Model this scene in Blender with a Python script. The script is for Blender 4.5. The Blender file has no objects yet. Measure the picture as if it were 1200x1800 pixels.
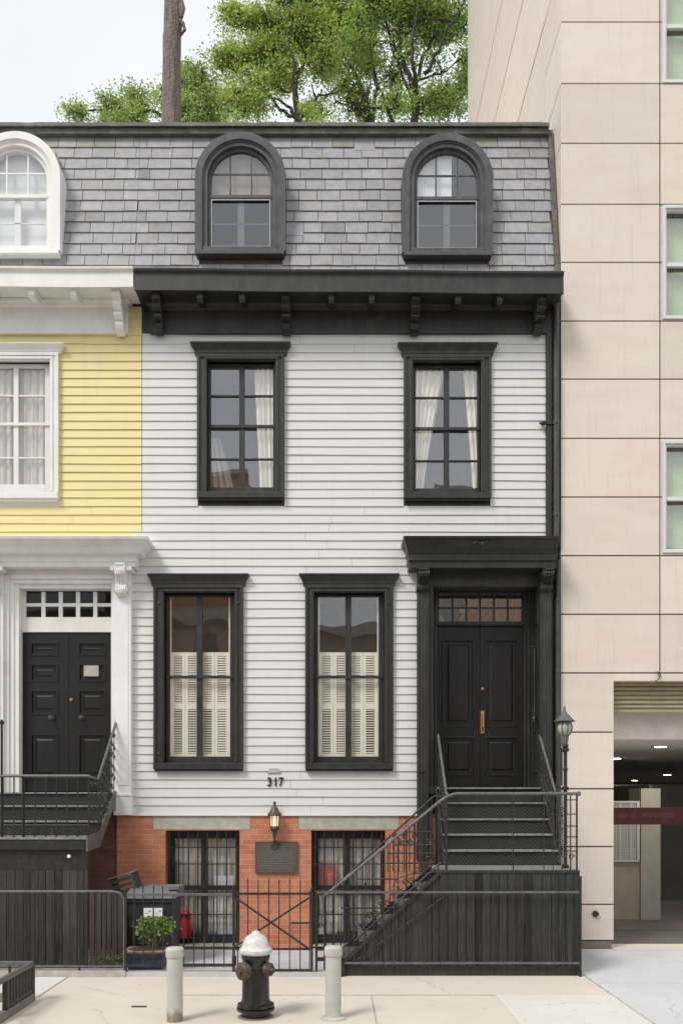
import bpy, bmesh, math, random
import numpy as np
from mathutils import Vector, Matrix, noise
R = math.radians
random.seed(7); rng = np.random.default_rng(11)
SC = bpy.context.scene
COL = SC.collection

# ------------------------------------------------------------------ camera, sky, sun, exposure
CAMY, EYE, FPX, CX, CY = -12.1, 2.1, 1500.0, 586.0, 1408.0
cd = bpy.data.cameras.new('camera'); cam = bpy.data.objects.new('camera', cd); COL.objects.link(cam)
cam.location = (0, CAMY, EYE); cam.rotation_euler = (R(90), 0, 0)
cd.sensor_fit = 'VERTICAL'; cd.sensor_height = 36; cd.lens = 36 * FPX / 1800
cd.shift_x = 14 / 1800; cd.shift_y = (CY - 900) / 1800
cd.clip_start = .1; cd.clip_end = 3000
SC.camera = cam
SUN_EL, SUN_AZ = 50, -44            # degrees; azimuth from straight in front of the facade, negative = left
w = bpy.data.worlds.new('World'); SC.world = w; w.use_nodes = True
nt = w.node_tree; nt.nodes.clear()
out = nt.nodes.new('ShaderNodeOutputWorld'); bg = nt.nodes.new('ShaderNodeBackground')
sky = nt.nodes.new('ShaderNodeTexSky'); sky.sky_type = 'NISHITA'; sky.sun_disc = False
sky.sun_elevation = R(SUN_EL); sky.sun_rotation = R(180 + SUN_AZ); sky.air_density = 1.0; sky.dust_density = 2.5
mx = nt.nodes.new('ShaderNodeMix'); mx.data_type = 'RGBA'
tc = nt.nodes.new('ShaderNodeTexCoord'); nz = nt.nodes.new('ShaderNodeTexNoise')
nz.inputs['Scale'].default_value = 1.6; nz.inputs['Detail'].default_value = 5
mr = nt.nodes.new('ShaderNodeMapRange'); mr.inputs[1].default_value = .3; mr.inputs[2].default_value = .7
mr.inputs[3].default_value = .70; mr.inputs[4].default_value = .97
nt.links.new(tc.outputs['Generated'], nz.inputs['Vector']); nt.links.new(nz.outputs['Fac'], mr.inputs[0])
nt.links.new(mr.outputs[0], mx.inputs[0]); nt.links.new(sky.outputs[0], mx.inputs[6])
mx.inputs[7].default_value = (6.3, 6.5, 6.7, 1)      # thin pale overcast over the blue
nt.links.new(mx.outputs[2], bg.inputs[0]); bg.inputs[1].default_value = .10
nt.links.new(bg.outputs[0], out.inputs[0])
sl = bpy.data.lights.new('sun', 'SUN'); sl.energy = 1.5; sl.angle = R(17); sl.color = (1, .965, .91)
so = bpy.data.objects.new('sun', sl); COL.objects.link(so); so.location = (-10, -20, 30)
sd = Vector((math.sin(R(SUN_AZ)) * math.cos(R(SUN_EL)), -math.cos(R(SUN_AZ)) * math.cos(R(SUN_EL)), math.sin(R(SUN_EL))))
so.rotation_euler = sd.to_track_quat('Z', 'Y').to_euler()
SC.view_settings.view_transform = 'Standard'; SC.view_settings.look = 'None'
SC.view_settings.exposure = .74; SC.view_settings.gamma = 1; SC.view_settings.use_curve_mapping = False
SC.render.engine = 'CYCLES'
SC.cycles.max_bounces = 7; SC.cycles.diffuse_bounces = 3; SC.cycles.glossy_bounces = 3
SC.cycles.transparent_max_bounces = 10; SC.cycles.transmission_bounces = 3
SC.cycles.sample_clamp_indirect = 6
SC.cycles.use_adaptive_sampling = True; SC.cycles.adaptive_threshold = .015
SC.cycles.use_denoising = True

# ------------------------------------------------------------------ measuring: survey of the photograph -> metres on a plane at depth Y
def S(Y=0.): return FPX / (Y - CAMY)
def wx(px, Y=0.): return (px - CX) / S(Y)
def wz(py, Y=0.): return EYE + (CY - py) / S(Y)
def wp(px, py, Y=0.): return (wx(px, Y), Y, wz(py, Y))

# ------------------------------------------------------------------ materials
def mat(name): 
    m = bpy.data.materials.new(name); m.use_nodes = True
    b = m.node_tree.nodes['Principled BSDF']; return m, m.node_tree, b
def _noise(t, scale, detail=4, vec=None, rough=.55):
    n = t.nodes.new('ShaderNodeTexNoise'); n.inputs['Scale'].default_value = scale
    n.inputs['Detail'].default_value = detail; n.inputs['Roughness'].default_value = rough
    if vec is not None: t.links.new(vec, n.inputs['Vector'])
    return n
def _vec(t, sc=(1, 1, 1), loc=(0, 0, 0)):
    c = t.nodes.new('ShaderNodeTexCoord'); mp = t.nodes.new('ShaderNodeMapping')
    mp.inputs['Scale'].default_value = sc; mp.inputs['Location'].default_value = loc
    t.links.new(c.outputs['Object'], mp.inputs['Vector']); return mp.outputs[0]
def _ramp(t, fac, stops):
    r = t.nodes.new('ShaderNodeValToRGB'); e = r.color_ramp.elements
    while len(e) < len(stops): e.new(.5)
    for i, (p, c) in enumerate(stops): e[i].position = p; e[i].color = (*c, 1)
    t.links.new(fac, r.inputs[0]); return r.outputs[0]
def _mix(t, fac, a, b, mode='MIX'):
    m = t.nodes.new('ShaderNodeMix'); m.data_type = 'RGBA'; m.blend_type = mode
    for k, v in ((0, fac), (6, a), (7, b)):
        if hasattr(v, 'is_linked') or hasattr(v, 'links'): t.links.new(v, m.inputs[k])
        elif k == 0: m.inputs[0].default_value = v
        else: m.inputs[k].default_value = (*v, 1)
    return m.outputs[2]
def _bump(t, b, h, strength=.3, dist=.005):
    n = t.nodes.new('ShaderNodeBump'); n.inputs['Strength'].default_value = strength; n.inputs['Distance'].default_value = dist
    t.links.new(h, n.inputs['Height']); t.links.new(n.outputs[0], b.inputs['Normal'])
def surface(name, col, var=.25, rough=.6, scale=(3, 3, 3), nscale=2.0, fine=60, bump=.25, metallic=0, dirt=None, dirt_amt=.35, dirt_scale=2.5, spec=.5, bdist=.003):
    """painted / stone / metal surface: large tone drift, fine grain, optional worn or dirty patches"""
    m, t, b = mat(name)
    n1 = _noise(t, nscale, 5, _vec(t, scale)); n2 = _noise(t, fine, 3, _vec(t))
    lo = tuple(c * (1 - var) for c in col); hi = tuple(min(1, c * (1 + var)) for c in col)
    c = _ramp(t, n1.outputs['Fac'], [(.3, lo), (.7, hi)])
    c = _mix(t, .25 * min(1, var * 3), c, n2.outputs['Color'], 'OVERLAY') if False else c
    if dirt is not None:
        n3 = _noise(t, dirt_scale, 8, _vec(t, (1, 1, .6), (3, 5, 1)), .7)
        f = t.nodes.new('ShaderNodeMapRange'); f.inputs[1].default_value = .52; f.inputs[2].default_value = .72
        f.inputs[3].default_value = 0; f.inputs[4].default_value = dirt_amt
        t.links.new(n3.outputs['Fac'], f.inputs[0]); c = _mix(t, f.outputs[0], c, dirt)
    t.links.new(c, b.inputs['Base Color'])
    b.inputs['Roughness'].default_value = rough; b.inputs['Metallic'].default_value = metallic
    b.inputs['Specular IOR Level'].default_value = spec
    if bump: _bump(t, b, n2.outputs['Fac'], bump, bdist)
    return m
M = {}
M['black'] = surface('charcoal_paint', (.027, .027, .025), .30, .45, (4, 4, 1.2), 3, 45, .25, dirt=(.075, .075, .07), dirt_amt=.4, dirt_scale=6)
M['black_door'] = surface('black_door_paint', (.010, .010, .010), .25, .36, (5, 5, 1), 3, 40, .12)
M['iron'] = surface('black_iron_paint', (.018, .018, .017), .35, .45, (6, 6, 6), 4, 70, .4, dirt=(.09, .085, .08), dirt_amt=.5, dirt_scale=9)
M['iron_worn'] = surface('worn_iron_tread', (.21, .21, .205), .35, .6, (5, 5, 5), 5, 60, .5, dirt=(.09, .09, .09), dirt_amt=.6, dirt_scale=8)
M['white'] = surface('white_trim_paint', (.80, .79, .755), .05, .55, (3, 3, 1), 2, 40, .15, dirt=(.62, .60, .54), dirt_amt=.45, dirt_scale=4)
M['dormer'] = surface('weathered_grey_paint', (.066, .066, .069), .25, .6, (4, 4, 1.5), 3, 40, .4, dirt=(.17, .17, .175), dirt_amt=.5, dirt_scale=6)
M['lintel'] = surface('grey_stone', (.43, .41, .345), .18, .85, (3, 3, 3), 3, 50, .6, dirt=(.25, .23, .20), dirt_amt=.4)
M['rail'] = surface('worn_rail_paint', (.11, .11, .108), .35, .5, (6, 6, 6), 5, 60, .5, dirt=(.20, .20, .19), dirt_amt=.5, dirt_scale=9)
M['wood_black'] = surface('weathered_black_boards', (.024, .025, .023), .55, .65, (14, 14, .7), 3, 30, .5, dirt=(.10, .098, .09), dirt_amt=.5, dirt_scale=5)
M['curb'] = surface('kerb_stone', (.42, .40, .36), .2, .9, (3, 3, 3), 3, 40, .7, dirt=(.2, .17, .13), dirt_amt=.5, dirt_scale=4)
M['concrete'] = surface('areaway_concrete', (.50, .50, .50), .12, .9, (2, 2, 2), 2, 40, .5, dirt=(.34, .33, .31), dirt_amt=.4)
M['pipe'] = surface('painted_downpipe', (.05, .05, .046), .3, .5, (4, 4, 2), 4, 40, .3, dirt=(.16, .14, .12), dirt_amt=.4, dirt_scale=6)
M['galv'] = surface('grey_bollard_paint', (.46, .46, .42), .10, .5, (3, 3, 3), 3, 60, .25, dirt=(.33, .29, .24), dirt_amt=.3, dirt_scale=7)
def m_post():
    m, t, b = mat('grey_post_with_rust'); co = t.nodes.new('ShaderNodeTexCoord'); sp = t.nodes.new('ShaderNodeSeparateXYZ'); t.links.new(co.outputs['Object'], sp.inputs[0])
    n = _noise(t, 5, 6, _vec(t, (1, 1, .6)), .7); c = _ramp(t, n.outputs['Fac'], [(.3, (.42, .42, .38)), (.7, (.52, .52, .48))])
    n2 = _noise(t, 16, 6, _vec(t, (1, 1, .7)), .75); a = t.nodes.new('ShaderNodeMath'); a.operation = 'MULTIPLY_ADD'; a.inputs[1].default_value = .42; a.inputs[2].default_value = -.12
    t.links.new(n2.outputs['Fac'], a.inputs[0]); d = t.nodes.new('ShaderNodeMath'); d.operation = 'SUBTRACT'; t.links.new(a.outputs[0], d.inputs[0]); t.links.new(sp.outputs['Z'], d.inputs[1])
    f = t.nodes.new('ShaderNodeMapRange'); f.inputs[1].default_value = -.04; f.inputs[2].default_value = .05; f.inputs[4].default_value = .85; t.links.new(d.outputs[0], f.inputs[0])
    c = _mix(t, f.outputs[0], c, (.20, .13, .10)); t.links.new(c, b.inputs['Base Color']); b.inputs['Roughness'].default_value = .5; _bump(t, b, n2.outputs['Fac'], .3, .003); return m
M['post'] = m_post()
M['brass'] = surface('worn_brass', (.55, .27, .10), .3, .38, (8, 8, 8), 6, 60, .2, metallic=.75)
M['bronze'] = surface('bronze_plaque', (.125, .105, .09), .15, .5, (4, 4, 4), 4, 60, .3, metallic=.25)
M['oldbrass'] = surface('tarnished_lantern_metal', (.09, .078, .058), .4, .5, (20, 20, 20), 5, 80, .5, metallic=.4)
M['oldbrass2'] = surface('bronze_relief', (.26, .23, .20), .2, .5, bump=0)
M['verdigris'] = surface('verdigris_lantern_metal', (.12, .13, .115), .4, .55, (20, 20, 20), 5, 80, .5, metallic=.2)
M['hyd_white'] = surface('white_hydrant_paint', (.60, .60, .585), .15, .35, (5, 5, 5), 5, 60, .3, dirt=(.26, .22, .18), dirt_amt=.6, dirt_scale=10)
M['hyd_black'] = surface('black_hydrant_paint', (.010, .011, .010), .4, .28, (5, 5, 5), 5, 60, .4, dirt=(.085, .065, .05), dirt_amt=.6, dirt_scale=12)
M['rusty'] = surface('rusty_cap_iron', (.085, .06, .045), .4, .45, (9, 9, 9), 6, 60, .6, metallic=.3, dirt=(.22, .17, .14), dirt_amt=.6, dirt_scale=12)
M['dark_room'] = surface('room_wall', (.50, .47, .42), .15, .9, bump=0)
M['curtain'] = surface('cream_curtain', (.90, .85, .72), .06, .9, (2, 2, 2), 3, 80, .1)
M['sheer'] = surface('grey_sheer_curtain', (.66, .62, .54), .10, .9, (2, 2, 2), 3, 80, .1)
M['shutter'] = surface('cream_shutter_paint', (.90, .86, .74), .04, .6, bump=0)
M['blind'] = surface('pale_green_blind', (.60, .66, .50), .12, .8, (.5, .5, 1.5), 2, bump=0)
M['plastic'] = surface('black_bin_plastic', (.022, .024, .028), .25, .45, (4, 4, 4), 4, 60, .2, dirt=(.06, .06, .06), dirt_amt=.4)
M['lid_grey'] = surface('faded_bin_lid', (.15, .155, .16), .2, .6, (4, 4, 4), 4, 60, .3)
M['pot'] = surface('dark_blue_glaze', (.022, .028, .052), .4, .3, (4, 4, 4), 4, 60, .2)
M['clay'] = surface('clay_rim', (.36, .26, .19), .3, .8, (6, 6, 6), 4, 60, .4)
M['soil'] = surface('soil', (.06, .04, .025), .5, .95, (9, 9, 9), 6, 40, 1)
M['paper'] = surface('white_paper', (.80, .82, .84), .04, .7, bump=0)
M['bluepaper'] = surface('pale_blue_paper', (.50, .60, .70), .1, .7, bump=0)
M['red'] = surface('red_fabric', (.50, .015, .03), .3, .6, (9, 9, 9), 6, 60, .4)
M['redpink'] = surface('faded_red_cloth', (.60, .17, .12), .25, .8, (7, 7, 7), 5, 60, .4)
M['signred'] = surface('dark_red_sign', (.095, .018, .013), .1, .6, bump=0)
M['signtext'] = surface('faded_lettering', (.20, .09, .07), .15, .6, bump=0)
M['gasket'] = surface('dark_joint', (.13, .09, .07), .15, .9, bump=0)
M['shutter_metal'] = surface('tan_roller_shutter', (.34, .29, .17), .15, .55, (1, 1, 6), 3, 50, .2)
M['garage_wall'] = surface('pink_beige_plaster', (.80, .70, .63), .08, .85, bump=.2)
M['garage_brown'] = surface('brown_wall', (.30, .25, .20), .12, .8, (2, 2, 2), 2, 40, .3)
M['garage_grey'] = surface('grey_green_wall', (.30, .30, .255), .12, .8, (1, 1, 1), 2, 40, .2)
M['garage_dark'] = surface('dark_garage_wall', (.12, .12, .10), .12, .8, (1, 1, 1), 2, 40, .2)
M['ceiling'] = surface('garage_ceiling', (.62, .62, .58), .05, .7, (1, 1, 1), 2, 40, .1)
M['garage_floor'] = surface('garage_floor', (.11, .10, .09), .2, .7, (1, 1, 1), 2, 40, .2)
M['alu'] = surface('white_aluminium', (.68, .69, .66), .05, .4, (3, 3, 3), 3, 60, .1)
M['plinth'] = surface('grey_plinth', (.20, .175, .15), .2, .9, (5, 5, 5), 4, 40, .6)
M['bark'] = surface('grey_bark', (.055, .046, .038), .4, .9, (6, 6, 1.5), 3, 25, 1, bdist=.02)
M['bark_brown'] = surface('brown_bark', (.17, .14, .12), .45, .9, (10, 10, .8), 2.6, 14, 1, bdist=.05, dirt=(.10, .075, .065), dirt_amt=.8, dirt_scale=3)
M['asphalt'] = surface('asphalt', (.05, .05, .052), .2, .9, (2, 2, 2), 2, 60, .6)
M['flashing'] = surface('lead_flashing', (.10, .10, .085), .35, .7, (2, 6, 6), 4, 40, .6, dirt=(.24, .24, .21), dirt_amt=.6, dirt_scale=5)
M['screen'] = surface('storm_window_grey', (.42, .43, .42), .05, .45, bump=0)
M['wicker'] = surface('dark_grey_crate', (.05, .055, .05), .3, .6, bump=.2)

def m_glass(name, refl, tint=(1, 1, 1), rough=.01, wav=.12):
    m = bpy.data.materials.new(name); m.use_nodes = True; t = m.node_tree; t.nodes.clear()
    o = t.nodes.new('ShaderNodeOutputMaterial'); mixs = t.nodes.new('ShaderNodeMixShader')
    tr = t.nodes.new('ShaderNodeBsdfTransparent'); tr.inputs[0].default_value = (*tint, 1)
    gl = t.nodes.new('ShaderNodeBsdfGlossy'); gl.inputs['Roughness'].default_value = rough; gl.inputs[0].default_value = (1, 1, 1, 1)
    fc = t.nodes.new('ShaderNodeLayerWeight'); fc.inputs[0].default_value = .5      # 'Facing' is the same from both sides of the pane
    fr = t.nodes.new('ShaderNodeMath'); fr.operation = 'POWER'; fr.inputs[1].default_value = 5; t.links.new(fc.outputs['Facing'], fr.inputs[0])
    ad = t.nodes.new('ShaderNodeMath'); ad.operation = 'ADD'; ad.inputs[1].default_value = refl + .04; ad.use_clamp = True
    n = _noise(t, 1.6, 1, _vec(t)); bp = t.nodes.new('ShaderNodeBump'); bp.inputs['Strength'].default_value = wav; bp.inputs['Distance'].default_value = .02
    t.links.new(n.outputs['Fac'], bp.inputs['Height']); t.links.new(bp.outputs[0], gl.inputs['Normal'])
    t.links.new(fr.outputs[0], ad.inputs[0]); t.links.new(ad.outputs[0], mixs.inputs[0])
    t.links.new(tr.outputs[0], mixs.inputs[1]); t.links.new(gl.outputs[0], mixs.inputs[2]); t.links.new(mixs.outputs[0], o.inputs[0])
    return m
M['glass'] = m_glass('old_window_glass', .12, wav=.22)
M['glass_strong'] = m_glass('reflective_window_glass', .14)
M['glass_transom'] = m_glass('transom_glass', .38, wav=.5)
M['glass_upper'] = m_glass('upper_window_glass', .18, wav=.14)
M['glass_dark'] = m_glass('dim_transom_glass', -.01)
M['glass_green'] = m_glass('tinted_window_glass', .16, (.84, .92, .80))
def m_emit(name, col, st):
    m, t, b = mat(name); b.inputs['Base Color'].default_value = (*col, 1)
    b.inputs['Emission Color'].default_value = (*col, 1); b.inputs['Emission Strength'].default_value = st; return m
M['lamp_disc'] = m_emit('lit_ceiling_lamp', (1, .95, .85), 14.0)
M['lantern_glass'] = m_emit('lit_lantern_glass', (1, .78, .50), .38)
M['pane_frost'] = surface('frosted_lantern_glass', (.42, .40, .35), .1, .25, bump=0)

def m_siding(name, white, yellow=None, edge=None):
    m, t, b = mat(name)
    v = _vec(t, (1, 1, 8)); n = _noise(t, 1.4, 5, v); c = _ramp(t, n.outputs['Fac'], [(.3, tuple(x * .955 for x in white)), (.7, white)])
    if yellow:
        cy = _ramp(t, n.outputs['Fac'], [(.3, tuple(x * .93 for x in yellow)), (.7, yellow)])
        co = t.nodes.new('ShaderNodeTexCoord'); sp = t.nodes.new('ShaderNodeSeparateXYZ'); t.links.new(co.outputs['Object'], sp.inputs[0])
        n2 = _noise(t, 9, 2, _vec(t)); ad = t.nodes.new('ShaderNodeMath'); ad.operation = 'MULTIPLY_ADD'; ad.inputs[1].default_value = .02
        t.links.new(n2.outputs['Fac'], ad.inputs[0]); t.links.new(sp.outputs['X'], ad.inputs[2])
        mr = t.nodes.new('ShaderNodeMapRange'); mr.inputs[1].default_value = edge - .008; mr.inputs[2].default_value = edge + .014
        t.links.new(ad.outputs[0], mr.inputs[0]); c = _mix(t, mr.outputs[0], cy, c)
    # faint rain streaks and grime
    n3 = _noise(t, 1.3, 7, _vec(t, (5, 1, .5)), .7); f = t.nodes.new('ShaderNodeMapRange'); f.inputs[1].default_value = .55; f.inputs[2].default_value = .8
    f.inputs[4].default_value = .38; t.links.new(n3.outputs['Fac'], f.inputs[0]); c = _mix(t, f.outputs[0], c, (.5, .48, .43))
    t.links.new(c, b.inputs['Base Color']); b.inputs['Roughness'].default_value = .55
    n4 = _noise(t, 18, 4, _vec(t, (1, 1, 9))); _bump(t, b, n4.outputs['Fac'], .25, .003); return m
M['siding'] = m_siding('white_clapboard_paint', (.68, .682, .664))
M['yellow'] = m_siding('yellow_clapboard_paint', (.80, .685, .33))

def m_brick(name, c1, c2, mortar, dark=None):
    m, t, b = mat(name)
    co = t.nodes.new('ShaderNodeTexCoord'); sp = t.nodes.new('ShaderNodeSeparateXYZ'); cb = t.nodes.new('ShaderNodeCombineXYZ')
    t.links.new(co.outputs['Object'], sp.inputs[0])
    ad = t.nodes.new('ShaderNodeMath'); ad.operation = 'ADD'; t.links.new(sp.outputs['X'], ad.inputs[0]); t.links.new(sp.outputs['Y'], ad.inputs[1])
    t.links.new(ad.outputs[0], cb.inputs[0]); t.links.new(sp.outputs['Z'], cb.inputs[1])
    wob = _noise(t, 6, 2, cb.outputs[0]); wv = t.nodes.new('ShaderNodeVectorMath'); wv.operation = 'MULTIPLY_ADD'
    wv.inputs[1].default_value = (.012, .008, 0); t.links.new(wob.outputs['Color'], wv.inputs[0]); t.links.new(cb.outputs[0], wv.inputs[2])
    bk = t.nodes.new('ShaderNodeTexBrick'); bk.inputs['Scale'].default_value = 1
    bk.inputs['Brick Width'].default_value = .212; bk.inputs['Row Height'].default_value = .071; bk.inputs['Mortar Size'].default_value = .0055
    bk.inputs['Mortar Smooth'].default_value = .35
    bk.inputs['Color1'].default_value = (*c1, 1); bk.inputs['Color2'].default_value = (*c2, 1); bk.inputs['Mortar'].default_value = (*mortar, 1)
    t.links.new(wv.outputs[0], bk.inputs['Vector'])
    n = _noise(t, 3.5, 6, _vec(t), .7); dk = tuple(x * .62 for x in c1)
    f = t.nodes.new('ShaderNodeMapRange'); f.inputs[1].default_value = .45; f.inputs[2].default_value = .75; f.inputs[4].default_value = .6
    t.links.new(n.outputs['Fac'], f.inputs[0]); c = _mix(t, f.outputs[0], bk.outputs['Color'], dk)
    n5 = _noise(t, 22, 5, _vec(t), .7); f5 = t.nodes.new('ShaderNodeMapRange'); f5.inputs[1].default_value = .56; f5.inputs[2].default_value = .74; f5.inputs[4].default_value = .5
    t.links.new(n5.outputs['Fac'], f5.inputs[0]); c = _mix(t, f5.outputs[0], c, tuple(min(1, x * 1.35 + .04) for x in c2))
    t.links.new(c, b.inputs['Base Color']); b.inputs['Roughness'].default_value = .85
    n2 = _noise(t, 50, 3, _vec(t)); h = t.nodes.new('ShaderNodeMath'); h.operation = 'MULTIPLY_ADD'; h.inputs[1].default_value = -1.5
    t.links.new(bk.outputs['Fac'], h.inputs[0]); t.links.new(n2.outputs['Fac'], h.inputs[2]); _bump(t, b, h.outputs[0], .7, .006); return m
M['brick'] = m_brick('orange_red_brick', (.50, .165, .085), (.60, .24, .13), (.56, .36, .25))
M['brick_dark'] = m_brick('dark_brick', (.17, .075, .055), (.22, .10, .07), (.22, .14, .11))  # darker brick tones for the yellow house's basement wall
M['brick_brown'] = m_brick('brown_street_brick', (.42, .28, .20), (.50, .35, .26), (.48, .42, .36))

def m_attr(name, base, rough=.7, bump=.4, transl=0., streak=None):
    """colour multiplied by the per-piece 'tone' stored on the mesh (each slate / leaf / plank has its own tone)"""
    m, t, b = mat(name); a = t.nodes.new('ShaderNodeAttribute'); a.attribute_name = 'tone'
    n = _noise(t, 9, 6, _vec(t), .65); r = _ramp(t, n.outputs['Fac'], [(.3, tuple(x * .82 for x in base)), (.7, tuple(min(1, x * 1.15) for x in base))])
    c = _mix(t, 1., r, a.outputs['Color'], 'MULTIPLY'); t.links.new(c, b.inputs['Base Color']); b.inputs['Roughness'].default_value = rough
    if streak:
        n4 = _noise(t, 5, 7, _vec(t, (9, 9, .5)), .75); f = t.nodes.new('ShaderNodeMapRange'); f.inputs[1].default_value = .5; f.inputs[2].default_value = .75; f.inputs[4].default_value = .75
        t.links.new(n4.outputs['Fac'], f.inputs[0]); c = _mix(t, f.outputs[0], c, streak); t.links.new(c, b.inputs['Base Color'])
    if bump: n2 = _noise(t, 30, 4, _vec(t, (1, 1, .4))); _bump(t, b, n2.outputs['Fac'], bump, .004)
    if transl:
        o = t.nodes['Material Output']; tl = t.nodes.new('ShaderNodeBsdfTranslucent'); ms = t.nodes.new('ShaderNodeMixShader'); ms.inputs[0].default_value = transl
        c2 = _mix(t, 1., c, (1.0, 1.0, .55), 'MULTIPLY')
        t.links.new(c2, tl.inputs[0]); t.links.new(b.outputs[0], ms.inputs[1]); t.links.new(tl.outputs[0], ms.inputs[2]); t.links.new(ms.outputs[0], o.inputs[0])
    return m
M['slate'] = m_attr('grey_slate', (.305, .302, .305), .6, .5)
M['leaf'] = m_attr('tree_leaves', (.33, .435, .15), .55, 0, .42)
M['leaf2'] = m_attr('planter_leaves', (.17, .25, .06), .5, 0, .25)
M['planks'] = m_attr('black_stained_planks', (.024, .025, .023), .6, .6, streak=(.105, .10, .09))
def m_pink():
    m, t, b = mat('pink_cast_stone'); a = t.nodes.new('ShaderNodeAttribute'); a.attribute_name = 'tone'
    n = _noise(t, 1.0, 7, _vec(t, (1, 1, 4)), .62); base = (.715, .62, .545)
    c = _ramp(t, n.outputs['Fac'], [(.25, (.68, .575, .50)), (.5, base), (.75, (.73, .665, .585))])
    n2 = _noise(t, 1.6, 8, _vec(t, (1.2, 1.2, 7), (2, 1, 4)), .75); f = t.nodes.new('ShaderNodeMapRange')
    f.inputs[1].default_value = .60; f.inputs[2].default_value = .78; f.inputs[4].default_value = .30
    t.links.new(n2.outputs['Fac'], f.inputs[0]); c = _mix(t, f.outputs[0], c, (.50, .38, .32))
    n6 = _noise(t, 2.2, 7, _vec(t, (7, 7, .35)), .7); f6 = t.nodes.new('ShaderNodeMapRange'); f6.inputs[1].default_value = .54; f6.inputs[2].default_value = .78; f6.inputs[4].default_value = .28
    t.links.new(n6.outputs['Fac'], f6.inputs[0]); c = _mix(t, f6.outputs[0], c, (.44, .38, .33))
    c = _mix(t, 1., c, a.outputs['Color'], 'MULTIPLY'); t.links.new(c, b.inputs['Base Color']); b.inputs['Roughness'].default_value = .7
    n3 = _noise(t, 40, 3, _vec(t, (1, 1, 2))); _bump(t, b, n3.outputs['Fac'], .2, .002); return m
M['pink'] = m_pink()
def m_walk(name, c0, c1, stain):
    m, t, b = mat(name); n = _noise(t, 1.1, 7, _vec(t), .65); c = _ramp(t, n.outputs['Fac'], [(.3, c0), (.7, c1)])
    n2 = _noise(t, .9, 9, _vec(t, (1, 1.6, 1), (4, 2, 0)), .75); f = t.nodes.new('ShaderNodeMapRange'); f.inputs[1].default_value = .55; f.inputs[2].default_value = .75; f.inputs[4].default_value = .5
    t.links.new(n2.outputs['Fac'], f.inputs[0]); c = _mix(t, f.outputs[0], c, stain)
    n3 = _noise(t, 160, 3, _vec(t)); n4 = _noise(t, 14, 5, _vec(t), .8); f4 = t.nodes.new('ShaderNodeMapRange'); f4.inputs[1].default_value = .66; f4.inputs[2].default_value = .72; f4.inputs[4].default_value = .35
    t.links.new(n4.outputs['Fac'], f4.inputs[0]); c = _mix(t, f4.outputs[0], c, tuple(x * .55 for x in stain))
    vo = t.nodes.new('ShaderNodeTexVoronoi'); vo.inputs['Scale'].default_value = 4.2; t.links.new(_vec(t), vo.inputs['Vector'])        # trodden gum spots
    fv = t.nodes.new('ShaderNodeMapRange'); fv.inputs[1].default_value = .055; fv.inputs[2].default_value = .075; fv.inputs[3].default_value = .55; fv.inputs[4].default_value = 0
    t.links.new(vo.outputs['Distance'], fv.inputs[0]); c = _mix(t, fv.outputs[0], c, tuple(x * .5 for x in stain))
    t.links.new(c, b.inputs['Base Color']); b.inputs['Roughness'].default_value = .88; _bump(t, b, n3.outputs['Fac'], .5, .002); return m
M['walk'] = m_walk('beige_concrete', (.57, .50, .42), (.63, .57, .50), (.50, .42, .34))
M['walk_white'] = m_walk('pale_concrete', (.60, .58, .53), (.65, .63, .59), (.50, .47, .41))
M['walk_blue'] = m_walk('bluish_concrete', (.50, .51, .52), (.56, .57, .585), (.44, .44, .43))
def m_lattice():
    m, t, b = mat('pierced_iron_riser'); co = t.nodes.new('ShaderNodeTexCoord'); sp = t.nodes.new('ShaderNodeSeparateXYZ'); t.links.new(co.outputs['Object'], sp.inputs[0])
    def wave(sign):
        a = t.nodes.new('ShaderNodeMath'); a.operation = 'MULTIPLY_ADD'; a.inputs[1].default_value = sign
        t.links.new(sp.outputs['Z'], a.inputs[0]); t.links.new(sp.outputs['X'], a.inputs[2])
        k = t.nodes.new('ShaderNodeMath'); k.operation = 'MULTIPLY'; k.inputs[1].default_value = 2 * math.pi / .048; t.links.new(a.outputs[0], k.inputs[0])
        s = t.nodes.new('ShaderNodeMath'); s.operation = 'SINE'; t.links.new(k.outputs[0], s.inputs[0]); return s.outputs[0]
    mxn = t.nodes.new('ShaderNodeMath'); mxn.operation = 'MAXIMUM'; t.links.new(wave(1), mxn.inputs[0]); t.links.new(wave(-1), mxn.inputs[1])
    f = t.nodes.new('ShaderNodeMapRange'); f.inputs[1].default_value = .55; f.inputs[2].default_value = .85; t.links.new(mxn.outputs[0], f.inputs[0])
    c = _mix(t, f.outputs[0], (.008, .008, .008), (.055, .055, .052)); t.links.new(c, b.inputs['Base Color']); b.inputs['Roughness'].default_value = .5
    _bump(t, b, f.outputs[0], .8, .01); return m
M['lattice'] = m_lattice()

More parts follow.
